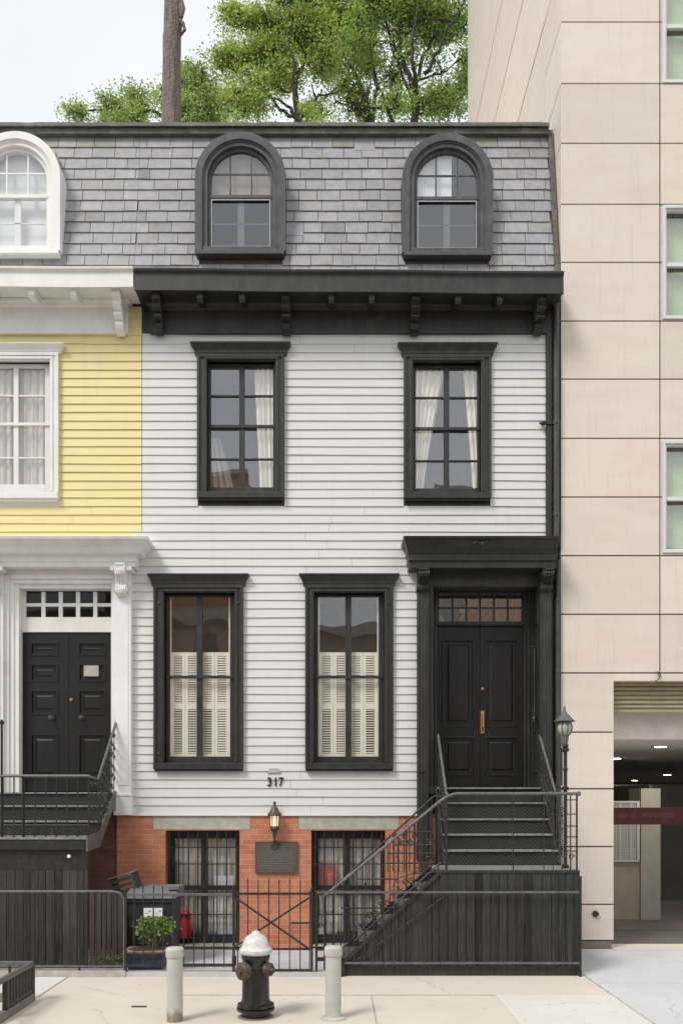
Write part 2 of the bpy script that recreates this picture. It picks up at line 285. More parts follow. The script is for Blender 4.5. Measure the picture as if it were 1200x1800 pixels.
# ------------------------------------------------------------------ mesh builder and scene tree
def tag(o, label=None, cat=None, group=None, kind=None):
    for k, v in (('label', label), ('category', cat), ('group', group), ('kind', kind)):
        if v: o[k] = v
    return o
def thing(name, loc, label, cat, group=None):
    o = bpy.data.objects.new(name, None); o.empty_display_size = .2; COL.objects.link(o); o.location = loc
    return tag(o, label, cat, group)
def root_loc(o):
    v = Vector((0, 0, 0))
    while o is not None: v += Vector(o.location); o = o.parent
    return v
class MB:
    def __init__(s): s.v = []; s.f = []; s.t = []
    def add(s, vs, fs, tone=None):
        n = len(s.v); s.v += [tuple(p) for p in vs]; s.f += [tuple(i + n for i in f) for f in fs]
        s.t += [tone] * len(fs); return s
    def box(s, x0, x1, y0, y1, z0, z1, tone=None):
        if x0 > x1: x0, x1 = x1, x0
        if y0 > y1: y0, y1 = y1, y0
        if z0 > z1: z0, z1 = z1, z0
        return s.add([(x0, y0, z0), (x1, y0, z0), (x1, y1, z0), (x0, y1, z0), (x0, y0, z1), (x1, y0, z1), (x1, y1, z1), (x0, y1, z1)],
                     [(3, 2, 1, 0), (4, 5, 6, 7), (0, 1, 5, 4), (1, 2, 6, 5), (2, 3, 7, 6), (3, 0, 4, 7)], tone)
    def sheet(s, x0, x1, y, z0, z1):
        return s.add([(x0, y, z0), (x1, y, z0), (x1, y, z1), (x0, y, z1)], [(0, 1, 2, 3)])
    def obox(s, p, q, wid, dep, up=(0, 0, 1)):
        """bar of section wid x dep from p to q"""
        p = Vector(p); q = Vector(q); d = (q - p).normalized(); u = Vector(up)
        if abs(d.dot(u)) > .98: u = Vector((0, 1, 0))
        a = d.cross(u).normalized() * wid / 2; b = d.cross(a).normalized() * dep / 2
        vs = [p - a - b, p + a - b, p + a + b, p - a + b, q - a - b, q + a - b, q + a + b, q - a + b]
        return s.add(vs, [(3, 2, 1, 0), (4, 5, 6, 7), (0, 1, 5, 4), (1, 2, 6, 5), (2, 3, 7, 6), (3, 0, 4, 7)])
    def tube(s, pts, r, n=8, closed=False, cap=True):
        pts = [Vector(p) for p in pts]; rs = r if isinstance(r, (list, tuple)) else [r] * len(pts)
        base = len(s.v); prev = None; m = len(pts)
        for i, p in enumerate(pts):
            if closed: d = pts[(i + 1) % m] - pts[i - 1]
            else: d = pts[min(i + 1, m - 1)] - pts[max(i - 1, 0)]
            d.normalize()
            if prev is None:
                u = Vector((0, 0, 1)) if abs(d.z) < .9 else Vector((1, 0, 0)); a = d.cross(u).normalized()
            else: a = (prev - d * prev.dot(d)).normalized()
            prev = a; b = d.cross(a)
            for k in range(n):
                th = 2 * math.pi * k / n; s.v.append(tuple(p + (a * math.cos(th) + b * math.sin(th)) * rs[i]))
        for i in range(m if closed else m - 1):
            for k in range(n):
                i2 = (i + 1) % m
                s.f.append((base + i * n + k, base + i * n + (k + 1) % n, base + i2 * n + (k + 1) % n, base + i2 * n + k)); s.t.append(None)
        if cap and not closed:
            s.f.append(tuple(base + k for k in range(n))[::-1]); s.t.append(None)
            s.f.append(tuple(base + (m - 1) * n + k for k in range(n))); s.t.append(None)
        return s
    def lathe(s, prof, c=(0, 0, 0), n=24, axis='z', flutes=0, famp=0):
        """prof = [(r, h)...] round an axis through c"""
        base = len(s.v)
        for r, h in prof:
            for k in range(n):
                th = 2 * math.pi * k / n; rr = r * (1 + famp * math.cos(flutes * th)) if flutes else r
                a, b = rr * math.cos(th), rr * math.sin(th)
                p = {'z': (a, b, h), 'x': (h, a, b), 'y': (a, h, b)}[axis]
                s.v.append((p[0] + c[0], p[1] + c[1], p[2] + c[2]))
        for i in range(len(prof) - 1):
            for k in range(n):
                q = (base + i * n + k, base + i * n + (k + 1) % n, base + (i + 1) * n + (k + 1) % n, base + (i + 1) * n + k)
                s.f.append(q if axis != 'y' else q[::-1]); s.t.append(None)
        s.f.append(tuple(base + k for k in range(n))[::-1]); s.t.append(None)
        s.f.append(tuple(base + (len(prof) - 1) * n + k for k in range(n))); s.t.append(None)
        return s
    def prism(s, poly, y0, y1, plane='xz', tone=None):
        """extrude a polygon of (a, b) between y0 and y1 across the named plane"""
        n = len(poly)
        f3 = {'xz': lambda a, b, d: (a, d, b), 'yz': lambda a, b, d: (d, a, b), 'xy': lambda a, b, d: (a, b, d)}[plane]
        vs = [f3(a, b, y0) for a, b in poly] + [f3(a, b, y1) for a, b in poly]
        fs = [tuple(range(n)), tuple(range(n, 2 * n))[::-1]] + [(i, i + n, (i + 1) % n + n, (i + 1) % n) for i in range(n)]
        return s.add(vs, fs, tone)
    def crown(s, xa, xb, yw, prof):
        """mitred moulding on a wall: prof = [(out, z)...] bottom to top; returns at both ends"""
        vs = []
        for o, z in prof: vs += [(xa - o, yw, z), (xa - o, yw - o, z), (xb + o, yw - o, z), (xb + o, yw, z)]
        fs = []
        for i in range(len(prof) - 1):
            a = i * 4; b = a + 4
            fs += [(a, a + 1, b + 1, b), (a + 1, a + 2, b + 2, b + 1), (a + 2, a + 3, b + 3, b + 2), (a + 3, a, b, b + 3)]
        e = (len(prof) - 1) * 4
        return s.add(vs, fs + [(0, 3, 2, 1), (e, e + 1, e + 2, e + 3)])
    def arch_ring(s, cx, cz, r0, r1, zb, y0, y1, n=28, bottom=0.):
        """an arched frame: legs from zb up to cz, then a half ring, between radii r0 and r1"""
        def path(r):
            return [(cx + r, zb)] + [(cx + r * math.cos(math.pi * k / n), cz + r * math.sin(math.pi * k / n)) for k in range(n + 1)] + [(cx - r, zb)]
        a, b = path(r0), path(r1); m = len(a); vs = []
        for y in (y0, y1):
            vs += [(x, y, z) for x, z in a] + [(x, y, z) for x, z in b]
        fs = []
        for i in range(m - 1):
            fs += [(i, i + 1, m + i + 1, m + i), (2 * m + i, 3 * m + i, 3 * m + i + 1, 2 * m + i + 1),
                   (i, 2 * m + i, 2 * m + i + 1, i + 1), (m + i, m + i + 1, 3 * m + i + 1, 3 * m + i)]
        fs += [(0, m, 3 * m, 2 * m), (m - 1, 3 * m - 1, 4 * m - 1, 2 * m - 1)]
        return s.add(vs, fs)
    def build(s, name, m, parent=None, bevel=0, smooth=False, kind=None, seg=2):
        o0 = root_loc(parent) if parent else Vector((0, 0, 0))
        me = bpy.data.meshes.new(name); me.from_pydata([(x - o0.x, y - o0.y, z - o0.z) for x, y, z in s.v], [], s.f)
        me.materials.append(M[m] if isinstance(m, str) else m)
        bm = bmesh.new(); bm.from_mesh(me)
        if not any(t is not None for t in s.t): bmesh.ops.recalc_face_normals(bm, faces=bm.faces)
        bm.to_mesh(me); bm.free()
        if any(t is not None for t in s.t):
            at = me.color_attributes.new('tone', 'FLOAT_COLOR', 'CORNER'); data = []
            for t, f in zip(s.t, s.f):
                t = t if t is not None else 1.
                c = (t, t, t, 1) if not isinstance(t, tuple) else (*t, 1)
                data += list(c) * len(f)
            at.data.foreach_set('color', data)
        if smooth:
            me.polygons.foreach_set('use_smooth', [True] * len(me.polygons))
            try: me.set_sharp_from_angle(angle=R(38))
            except Exception: pass
        o = bpy.data.objects.new(name, me); COL.objects.link(o)
        if parent: o.parent = parent
        if bevel:
            b = o.modifiers.new('bevel', 'BEVEL'); b.width = bevel; b.segments = seg; b.limit_method = 'ANGLE'; b.angle_limit = R(40)
        if kind: o['kind'] = kind
        return o
def copy_tree(o, parent=None):
    c = o.copy(); COL.objects.link(c)
    if parent: c.parent = parent
    for ch in list(o.children): copy_tree(ch, c)
    return c
def text_mesh(txt, size, x, y, z, depth, m, parent, name, bold=0., align='CENTER', sx=1.):
    cu = bpy.data.curves.new('t', 'FONT'); cu.body = txt; cu.size = size; cu.extrude = depth; cu.offset = bold; cu.align_x = align
    ob = bpy.data.objects.new('t', cu); COL.objects.link(ob); dg = bpy.context.evaluated_depsgraph_get()
    me = bpy.data.meshes.new_from_object(ob.evaluated_get(dg)); bpy.data.objects.remove(ob)
    o0 = root_loc(parent) if parent else Vector()
    me.transform(Matrix.Translation(Vector((x, y, z)) - o0) @ Matrix.Rotation(R(90), 4, 'X') @ Matrix.Diagonal((sx, 1, 1, 1)))
    me.materials.clear(); me.materials.append(M[m]); o = bpy.data.objects.new(name, me); COL.objects.link(o)
    if parent: o.parent = parent
    return o
def subtract(span, cuts):
    segs = [span]
    for a, b in cuts:
        nx = []
        for s0, s1 in segs:
            if b <= s0 or a >= s1: nx.append((s0, s1)); continue
            if a > s0: nx.append((s0, a))
            if b < s1: nx.append((b, s1))
        segs = nx
    return [s_ for s_ in segs if s_[1] - s_[0] > .01]
def wall_with_holes(mb, x0, x1, z0, z1, holes, yf, yb):
    """solid wall slab between yf and yb with rectangular holes (xa, xb, za, zb)"""
    zs = sorted({z0, z1} | {min(max(h[2], z0), z1) for h in holes} | {min(max(h[3], z0), z1) for h in holes})
    for a, b in zip(zs[:-1], zs[1:]):
        if b - a < 1e-4: continue
        cuts = [(h[0], h[1]) for h in holes if h[2] < b - 1e-4 and h[3] > a + 1e-4]
        for s0, s1 in subtract((x0, x1), cuts): mb.box(s0, s1, yf, yb, a, b)
# ------------------------------------------------------------------ ground
GX = 60
MB().box(-GX, GX, -6.3, 0.0, -.4, 0).build('pavement', 'walk', kind='structure')
mb = MB()
for x0, x1, y0, y1 in ((-3.16, -8, -3.0, -1.93),): mb.box(x1, x0, y0, y1, .0005, .004)
mb.build('pavement_slab', 'walk_white', kind='structure')
MB().box(1.75, 3.0, -6.3, -2.88, .0005, .004).build('pavement_slab', 'walk_white', kind='structure')
MB().box(3.02, 14, -6.3, -.02, .0005, .006).build('driveway', 'walk_blue', kind='structure')
mb = MB()       # joints and cracks pressed into the slabs, as narrow dark strips
for x0, x1, y0, y1 in ((-3.17, -3.155, -6.3, -1.92), (-1.63, 1.75, -2.89, -2.878), (3.0, 3.02, -6.3, -1.9), (3.02, 9, -2.29, -2.278), (.4, .412, -6.3, -2.89)):
    mb.box(x0, x1, y0, y1, -.01, .0072)
mb.build('pavement_joint', 'curb', kind='structure')
mb = MB(); rc_ = random.Random(9)
for (x0, y0, x1, y1) in ((3.02, -1.95, 3.6, -2.9), (3.6, -2.9, 3.3, -3.9), (-1.2, -3.0, -.2, -3.3), (-2.9, -2.4, -2.2, -2.95), (1.0, -2.0, 1.3, -2.9), (4.2, -.4, 4.9, -1.5), (-2.4, -3.5, -2.0, -4.3), (1.9, -3.4, 2.9, -3.15)):
    n = 14; px = None
    for i in range(n):
        u = i / (n - 1); p = Vector((x0 + (x1 - x0) * u + rc_.uniform(-.035, .035), y0 + (y1 - y0) * u + rc_.uniform(-.035, .035), .0082))
        if px is not None:
            d = (p - px).normalized(); s_ = Vector((-d.y, d.x, 0)) * rc_.uniform(.0005, .0022); mb.add([px - s_, p - s_, p + s_, px + s_], [(0, 1, 2, 3)])
        px = p
mb.build('pavement_crack', 'plinth', kind='structure')
MB().box(-GX, GX, -6.5, -6.3, -.4, .0).build('kerb', 'curb', kind='structure')
MB().box(-GX, GX, -17.0, -6.5, -.6, -.15).build('road', 'asphalt', kind='structure')
MB().box(-GX, GX, -24.5, -17.0, -.6, .0).build('far_pavement', 'walk', kind='structure')
MB().box(-150, 150, -150, 150, -.9, -.7).build('ground', 'curb', kind='structure')
MB().box(-GX, GX, 0.0, 60, -.4, -.02).build('yard_ground', 'soil', kind='structure')

# ------------------------------------------------------------------ shared window and door makers
def room(mb, x0, x1, z0, z1, yf, dep):
    """five inner faces of a small room behind an opening (real box with thickness)"""
    t = .03
    mb.box(x0 - t, x1 + t, yf + dep, yf + dep + t, z0 - t, z1 + t)
    mb.box(x0 - t, x0, yf, yf + dep, z0 - t, z1 + t); mb.box(x1, x1 + t, yf, yf + dep, z0 - t, z1 + t)
    mb.box(x0, x1, yf, yf + dep, z1, z1 + t); mb.box(x0, x1, yf, yf + dep, z0 - t, z0)
def curtain(name, edges, z0, z1, y, mkey, label, group=None, pleat=.07, amp=.02):
    """pleated cloth; edges(z01) -> (xl, xr) for z01 from 0 bottom to 1 top"""
    nx, nz = 48, 16; vs = []; fs = []
    for j in range(nz + 1):
        h = j / nz; xl, xr = edges(h)
        for i in range(nx + 1):
            u = i / nx; x = xl + (xr - xl) * u
            ph = u * (abs(edges(.7)[1] - edges(.7)[0]) / pleat) * 2 * math.pi
            vs.append((x, y + amp * math.sin(ph + .6 * math.sin(3 * h)) + amp * .4 * math.sin(2.3 * ph + 1), z0 + (z1 - z0) * h))
    for j in range(nz):
        for i in range(nx): a = j * (nx + 1) + i; fs.append((a, a + 1, a + nx + 2, a + nx + 1))
    mb = MB().add(vs, fs); xl, xr = edges(.5)
    for i in range(len(mb.v)): pass
    o0 = Vector(((xl + xr) / 2, y, z0))
    mb.v = [(a - o0.x, b - o0.y, c - o0.z) for a, b, c in mb.v]
    o = mb.build(name, mkey, smooth=True); o.location = o0
    sm = o.modifiers.new('thick', 'SOLIDIFY'); sm.thickness = .003
    return tag(o, label, 'curtain', group)
def sash_window(house, oc, ic, gl, head, sillh, trim='black', munt_v=.07, rails=(), meet=None, mat_glass='glass', proud=.05, bolts=False, bars_h=(), vbars=(), room_mat='dark_room', glass_y=.10, dep=1.2):
    """oc outer casing (px x0,x1,ytop,ybot); ic inner opening; gl glass; head = (px x0, x1, ytop, ybot)"""
    ox0, ox1, oz1, oz0 = wx(oc[0]), wx(oc[1]), wz(oc[2]), wz(oc[3])
    ix0, ix1, iz1, iz0 = wx(ic[0]), wx(ic[1]), wz(ic[2]), wz(ic[3])
    gx0, gx1, gz1, gz0 = wx(gl[0], glass_y), wx(gl[1], glass_y), wz(gl[2], glass_y), wz(gl[3], glass_y)
    pr = proud
    mb = MB()       # casing: outer raised back-band, flat board, inner bead
    sh = sillh
    mb.box(ox0, ix0, -pr, .02, oz0 + sh, oz1); mb.box(ix1, ox1, -pr, .02, oz0 + sh, oz1); mb.box(ix0, ix1, -pr, .02, iz1, oz1)
    bw = .035
    mb.box(ox0 - .004, ox0 + bw, -pr - .022, -pr + .004, oz0 + sh + .001, oz1 - .001); mb.box(ox1 - bw, ox1 + .004, -pr - .022, -pr + .004, oz0 + sh + .001, oz1 - .001)
    mb.box(ox0 + bw, ox1 - bw, -pr - .020, -pr + .004, oz1 - bw, oz1 - .002)
    mb.box(ix0 - .045, ix0 - .012, -pr - .014, -pr + .003, iz0, iz1 + .012); mb.box(ix1 + .012, ix1 + .045, -pr - .014, -pr + .003, iz0, iz1 + .012)
    mb.box(ix0 - .045, ix1 + .045, -pr - .016, -pr + .003, iz1 + .012, iz1 + .045)
    if bolts:
        for bx in (ox0 + .075, ox1 - .075):
            for bz in (oz0 + sh + .13, oz1 - .25): mb.lathe([(.0, -.012 - pr), (.022, -.008 - pr), (.026, -pr + .002)], (bx, 0, bz), 12, 'y')
    win = mb.build('window', trim, house, bevel=.004)
    # reveal lining
    mb = MB(); mb.box(ix0 - .01, ix0, .02, glass_y + .05, iz0, iz1); mb.box(ix1, ix1 + .01, .02, glass_y + .05, iz0, iz1)
    mb.box(ix0, ix1, .02, glass_y + .05, iz1, iz1 + .01)
    # sash frame round the glass
    ys0, ys1 = glass_y - .035, glass_y + .02
    mid = (gz0 + gz1) / 2 if meet is None else wz(meet, glass_y)
    e = .0015
    mb.box(ix0, gx0, ys0, ys1, iz0, iz1 - e); mb.box(gx1, ix1, ys0, ys1, iz0, iz1 - e); mb.box(gx0, gx1, ys0, ys1, gz1, iz1 - e); mb.box(gx0, gx1, ys0, ys1, iz0, gz0)
    mb.box(ix0 + .004, ix1 - .004, ys0 - .02, ys0 + .01, mid - .022, mid + .02)
    for vx, vw in vbars: X = wx(vx, glass_y); mb.box(X - vw / 2, X + vw / 2, ys0 + .002, ys1 - .004, gz0 - .005, gz1 + .005)
    for hy in bars_h: Z = wz(hy, glass_y); mb.box(gx0 - .004, gx1 + .004, ys0 + .01, ys1 - .006, Z - .011, Z + .011)
    mb.build('sash', trim, win, bevel=.003)
    MB().sheet(gx0 - .01, gx1 + .01, glass_y, gz0 - .01, gz1 + .01).build('glass', mat_glass, win)
    if head:
        yh = -.13; hx0, hx1 = wx(head[0], yh), wx(head[1], yh); t1, t0 = wz(head[2], yh), oz1
        mb = MB(); o = (hx1 - hx0 - (ox1 - ox0)) / 2; H = t1 - t0
        c0, c1 = ox0, ox1; k = max(o, .08); b0 = .03
        pr_ = [(b0, t0 - .002), (b0, t0 + H * .12), (b0 + (k - b0) * .12, t0 + H * .16), (b0 + (k - b0) * .18, t0 + H * .36), (b0 + (k - b0) * .42, t0 + H * .55), (b0 + (k - b0) * .72, t0 + H * .72),
               (b0 + (k - b0) * .82, t0 + H * .80), (b0 + (k - b0) * .85, t0 + H * .84), (k, t0 + H * .86), (k, t1)]
        mb.crown(c0 + .03, c1 - .03, .0, [(a + .03, z) for a, z in pr_])
        mb.build('window_head', trim, win, bevel=.003)
    mb = MB(); mb.box(ox0 - .002, ox1 + .002, -pr - .045, .02, oz0 + .012, oz0 + sh - .001); mb.box(ox0 + .01, ox1 - .01, -pr - .02, .02, oz0 - .014, oz0 + .012)
    mb.box(ix0, ix1, -.02, glass_y + .02, oz0 + sh - .001, iz0)
    mb.build('sill', trim, win, bevel=.006)
    mb = MB(); room(mb, ix0 - .25, ix1 + .25, iz0 - .2, iz1 + .15, glass_y + .06, dep)
    mb.build('inner_room', room_mat, win)
    return win, (ix0, ix1, iz0, iz1)

def panel_door(mb, x0, x1, z0, z1, y, panels, inset=.018):
    """door leaf with raised-and-fielded panels; panels = (xa, xb, za, zb)"""
    wall_with_holes(mb, x0, x1, z0, z1, panels, y, y + .045)
    for a, b, c, d in panels:
        mb.box(a, b, y + inset, y + .05, c, d)
        for i0, pr_ in ((0, .000), ):
            wdt = .022      # moulding frame that stands proud
            mb.box(a - .006, a + wdt, y - .010, y + .012, c - .006, d + .006); mb.box(b - wdt, b + .006, y - .010, y + .012, c - .006, d + .006)
            mb.box(a + wdt, b - wdt, y - .009, y + .012, c - .006, c + wdt); mb.box(a + wdt, b - wdt, y - .009, y + .012, d - wdt, d + .006)
        m_ = min(.075, (b - a) * .22)
        xa, xb, za, zb = a + m_, b - m_, c + m_, d - m_; q = .02
        vs = [(xa, y + inset, za), (xb, y + inset, za), (xb, y + inset, zb), (xa, y + inset, zb), (xa + q, y + .004, za + q), (xb - q, y + .004, za + q), (xb - q, y + .004, zb - q), (xa + q, y + .004, zb - q)]
        mb.add(vs, [(0, 1, 5, 4), (1, 2, 6, 5), (2, 3, 7, 6), (3, 0, 4, 7), (4, 5, 6, 7)])
def clapboards(mb, x0, x1, z0, z1, holes, pitch=.121, y0=0., left_mask=None):
    z = z0; i = 0
    while z < z1 - .005:
        zt = min(z + pitch, z1); cuts = []
        for h in holes:
            if h[2] < zt - .003 and h[3] > z + .003: cuts.append((h[0], h[1]))
        for a, b in subtract((x0, x1), cuts):
            joints = [a]; 
            while b - joints[-1] > 3.4: joints.append(joints[-1] + random.uniform(2.2, 3.2) )
            joints.append(b)
            for k in range(len(joints) - 1):
                p, q = joints[k] + (.0015 if k else 0), joints[k + 1] - (.0015 if k < len(joints) - 2 else 0)
                dz = random.uniform(-.004, .004) ; dz2 = random.uniform(-.004, .004); yo = y0 - random.uniform(0, .002)
                n = max(2, int((q - p) / .5)); vs = []; fs = []
                for j in range(n + 1):
                    u = j / n; x = p + (q - p) * u; zz = z + dz + (dz2 - dz) * u + .0022 * math.sin(x * 2.1 + i * 1.7)
                    vs += [(x, yo, zz + .001), (x, yo - .019, zz), (x, yo - .017, zz + .012), (x, yo - .003, zt + .006), (x, yo, zt + .006)]
                for j in range(n):
                    for e in range(4):
                        A = j * 5 + e; fs.append((A, A + 5, A + 6, A + 1))
                fs += [(0, 1, 2, 3, 4), tuple(n * 5 + e for e in (4, 3, 2, 1, 0))]
                mb.add(vs, fs)
        z += pitch; i += 1

# ------------------------------------------------------------------ white clapboard house
XB = wx(250); XR = 3.205
wh = thing('row_house', (0.2, 0, 0), 'white clapboard row house with charcoal trim, slate mansard and orange brick basement', 'house')
yh = thing('row_house', (-4.8, 0, 0), 'yellow clapboard row house with white trim at the left edge', 'house')
UW = [((348, 500, 627, 880), (365, 484, 636, 866), (371, 480, 645, 858), (335, 512, 599, 627)),
      ((709, 861, 628, 881), (725, 844, 638, 867), (730, 838, 647, 860), (696, 872, 600, 628))]
LW = [((272, 428, 1031, 1354), (290, 413, 1043, 1341), (299, 405, 1049, 1330), (261, 440, 1007, 1031)),
      ((537, 690, 1031, 1354), (552, 675, 1043, 1341), (559, 665, 1049, 1330), (527, 704, 1007, 1031))]
def hole(c): return (wx(c[0]), wx(c[1]), wz(c[3]), wz(c[2]))
DX0, DX1, DZ0, DZ1 = 1.405, 2.905, 1.92, wz(1000)
sh = [hole(a[0]) for a in UW + LW]; sh = [(a, b, c + .01, d + .02) for a, b, c, d in sh]
door_hole = (1.19, 3.01, 1.9, wz(986))
ZS0, ZS1 = 1.92, 8.72
mb = MB(); ZSP = ZS0 + .121 * math.ceil((wz(942) - ZS0) / .121)
clapboards(mb, wx(233), 2.999, ZS0, ZS1, sh + [door_hole, (wx(233) - .01, XB + .004, ZSP - .001, 12)])
mb.build('siding', 'siding', wh)
mb = MB(); inner = [hole(a[1]) for a in UW + LW] + [(DX0, DX1, 2.0, DZ1)]
wall_with_holes(mb, wx(233), XR - .03, ZS0 + .002, 9.3, inner, .001, .09); mb.build('sheathing', 'black', wh)
MB().box(wx(232), 1.18, -.03, .0, ZS0 - .03, ZS0 - .002).build('skirt_board', 'white', wh, bevel=.003)
mb = MB(); mb.box(3.0, 3.085, -.045, .06, 1.25, 9.06); mb.build('corner_board', 'black', wh, bevel=.004)
mb = MB(); mb.tube([(3.135, -.075, 9.02), (3.135, -.075, 5.8)], .042, 12)
for z in (8.8, 7.4, 6.1): mb.lathe([(.047, z), (.050, z + .01), (.050, z + .05), (.047, z + .06)], (3.135, -.075, 0), 12)
mb.tube([(3.135, -.075, 9.02), (3.11, -.14, 9.12)], .042, 12)
mb.build('downspout', 'pipe', wh, smooth=True)
mb = MB(); mb.tube([(3.16, -.06, 5.5), (3.16, -.06, .5)], .035, 12); mb.tube([(3.195, -.03, 5.6), (3.195, -.03, .3)], .012, 8)
for z in (4.9, 3.9, 3.2, 2.3): mb.lathe([(.040, z), (.042, z + .01), (.042, z + .05), (.040, z + .06)], (3.16, -.06, 0), 12)
mb.build('downspout', 'pipe', wh, smooth=True)
mb = MB(); Z = wz(748); mb.tube([(2.93, -.05, Z), (3.12, -.05, Z)], .012, 8); mb.lathe([(.0, -.11), (.03, -.1), (.034, -.06), (.02, -.03)], (2.95, 0, Z), 10, 'y')
mb.tube([(2.90, -.06, Z + .0), (2.99, -.07, Z + .02)], .014, 6); mb.build('pipe_bracket', 'iron', wh)
MB().box(-2.9, 3.18, 1.7, 8.2, .0, 12.0).build('rear_walls', 'brick_brown', wh)

# brick basement with two barred windows under stone lintels
BW = [((291, 421, 1460, 1664), (270, 440)), ((547, 677, 1460, 1664), (525, 700))]
bh = [hole(b[0]) for b in BW]
mb = MB(); xl = wx(205.5)
lz0, lz1 = wz(1458.5), wz(1432)
lint = [(wx(b[1][0]), wx(b[1][1]), lz0, lz1) for b in BW]
wall_with_holes(mb, xl, XR, -.02, ZS0 - .0, bh + lint, .0, .26); mb.build('brick_wall', 'brick', wh)
for (a, b, c, d) in lint: MB().box(a, b, -.006, .24, c, d).build('lintel', 'lintel', wh, bevel=.004)
for bi, (a, b, c, d) in enumerate(bh):
    Y = .17; mb = MB(); f = .07; c2 = max(c, .06)
    mb.box(a, a + .10, Y, Y + .06, c2, d); mb.box(b - .06, b, Y, Y + .06, c2, d); mb.box(a + .10, b - .06, Y, Y + .06, d - .12, d); mb.box(a + .10, b - .06, Y, Y + .06, c2, c2 + .12)
    mb.box((a + b) / 2 - .045, (a + b) / 2 + .025, Y - .01, Y + .05, c2 + .12, d - .12); mb.box(a + .1, b - .06, Y - .012, Y + .055, wz(1560, Y) - .03, wz(1560, Y) + .03)
    win = mb.build('window', 'black', wh, bevel=.003)
    MB().box(a, b, .0, .26, -.015, c2 - .002).build('sill', 'lintel', win)
    MB().sheet(a + .09, b - .05, Y + .02, c2 + .1, d - .1).build('glass', 'glass', win)
    mb = MB(); room(mb, a + .02, b - .02, .02, d - .01, Y + .065, 1.0); mb.build('inner_room', 'dark_room', win)
    # iron grille: verticals and cross bars
    gy = .03; mb = MB(); nb = 8
    for k in range(nb):
        X = a + .05 + (b - a - .10) * k / (nb - 1); mb.box(X - .0085, X + .0085, gy - .0085, gy + .0085, c2 + .02, d - .02)
    for k, py in enumerate((1490, 1519, 1573, 1608, 1650)):
        Z = wz(py); mb.box(a + .002, b - .002, gy - .013, gy + .013, Z - .007, Z + .007)
    mb.build('grille', 'iron', win)

# windows of the upper and parlour floors
for i, (oc, ic, gl, hd) in enumerate(UW):
    vx = (425.5, 784)[i]
    sash_window(wh, oc, ic, gl, hd, .10, meet=752 + 4 * i, vbars=((vx, .075),), bars_h=(697 + 3 * i, 808 + 3 * i), glass_y=.09, mat_glass='glass_upper')
for i, (oc, ic, gl, hd) in enumerate(LW):
    vx = (351.5, 612)[i]
    win, ib = sash_window(wh, oc, ic, gl, hd, .10, meet=1191, vbars=((vx, .085),), bolts=True, mat_glass='glass', glass_y=.10)
    ys = .15; g0, g1 = wx(gl[0] + 1, ys) , wx(gl[1] - 1, ys); mid = wx(vx, ys); zt, zm, zb = wz(1147, ys), wz(1241, ys), wz(1331, ys)
    mb = MB()
    for a, b in ((ib[0], g0 + .012), (g1 - .012, ib[1])): mb.box(a, b, ys - .03, ys + .03, ib[2], ib[3])
    mb.build('sash_liner', 'shutter', win)
    cols = []
    for a, b in ((g0 + .013, mid - .012), (mid + .012, g1 - .013)):
        m2 = (a + b) / 2; cols += [(a, m2 - .002), (m2 + .002, b)]
    for ci, (a, b) in enumerate(cols):
        mb = MB(); st = .038; y0, y1 = ys - .014, ys + .014
        mb.box(a, a + st, y0, y1, zb, zt); mb.box(b - st, b, y0, y1, zb, zt)
        for za, zb_ in ((zt - .05, zt), (zm - .045, zm + .035), (zb, zb + .05)): mb.box(a + st, b - st, y0, y1, za, zb_)
        for za, zc in ((zb + .05, zm - .045), (zm + .035, zt - .05)):
            n = int((zc - za) / .034); tilt = .55 + .1 * random.random() if za > zm else .25 + .3 * random.random()
            for k in range(n):
                z = za + (k + .5) * (zc - za) / n; dy = .015 * math.cos(tilt); dz = .019 * math.sin(tilt) + .003
                mb.add([(a + st, ys - dy, z - dz), (b - st, ys - dy, z - dz), (b - st, ys + dy, z + dz), (a + st, ys + dy, z + dz),
                        (a + st, ys - dy, z - dz + .005), (b - st, ys - dy, z - dz + .005), (b - st, ys + dy, z + dz + .005), (a + st, ys + dy, z + dz + .005)],
                       [(3, 2, 1, 0), (4, 5, 6, 7), (0, 1, 5, 4), (1, 2, 6, 5), (2, 3, 7, 6), (3, 0, 4, 7)])
            if za < zm: pass
        mb.build('shutter', 'shutter', win)
# a small worn patch plate above the numerals
mb = MB(); mb.prism([(wx(470), wz(1359)), (wx(494), wz(1358)), (wx(491), wz(1351)), (wx(474), wz(1350.5))], -.030, -.012); mb.build('patch_plate', 'screen', wh)

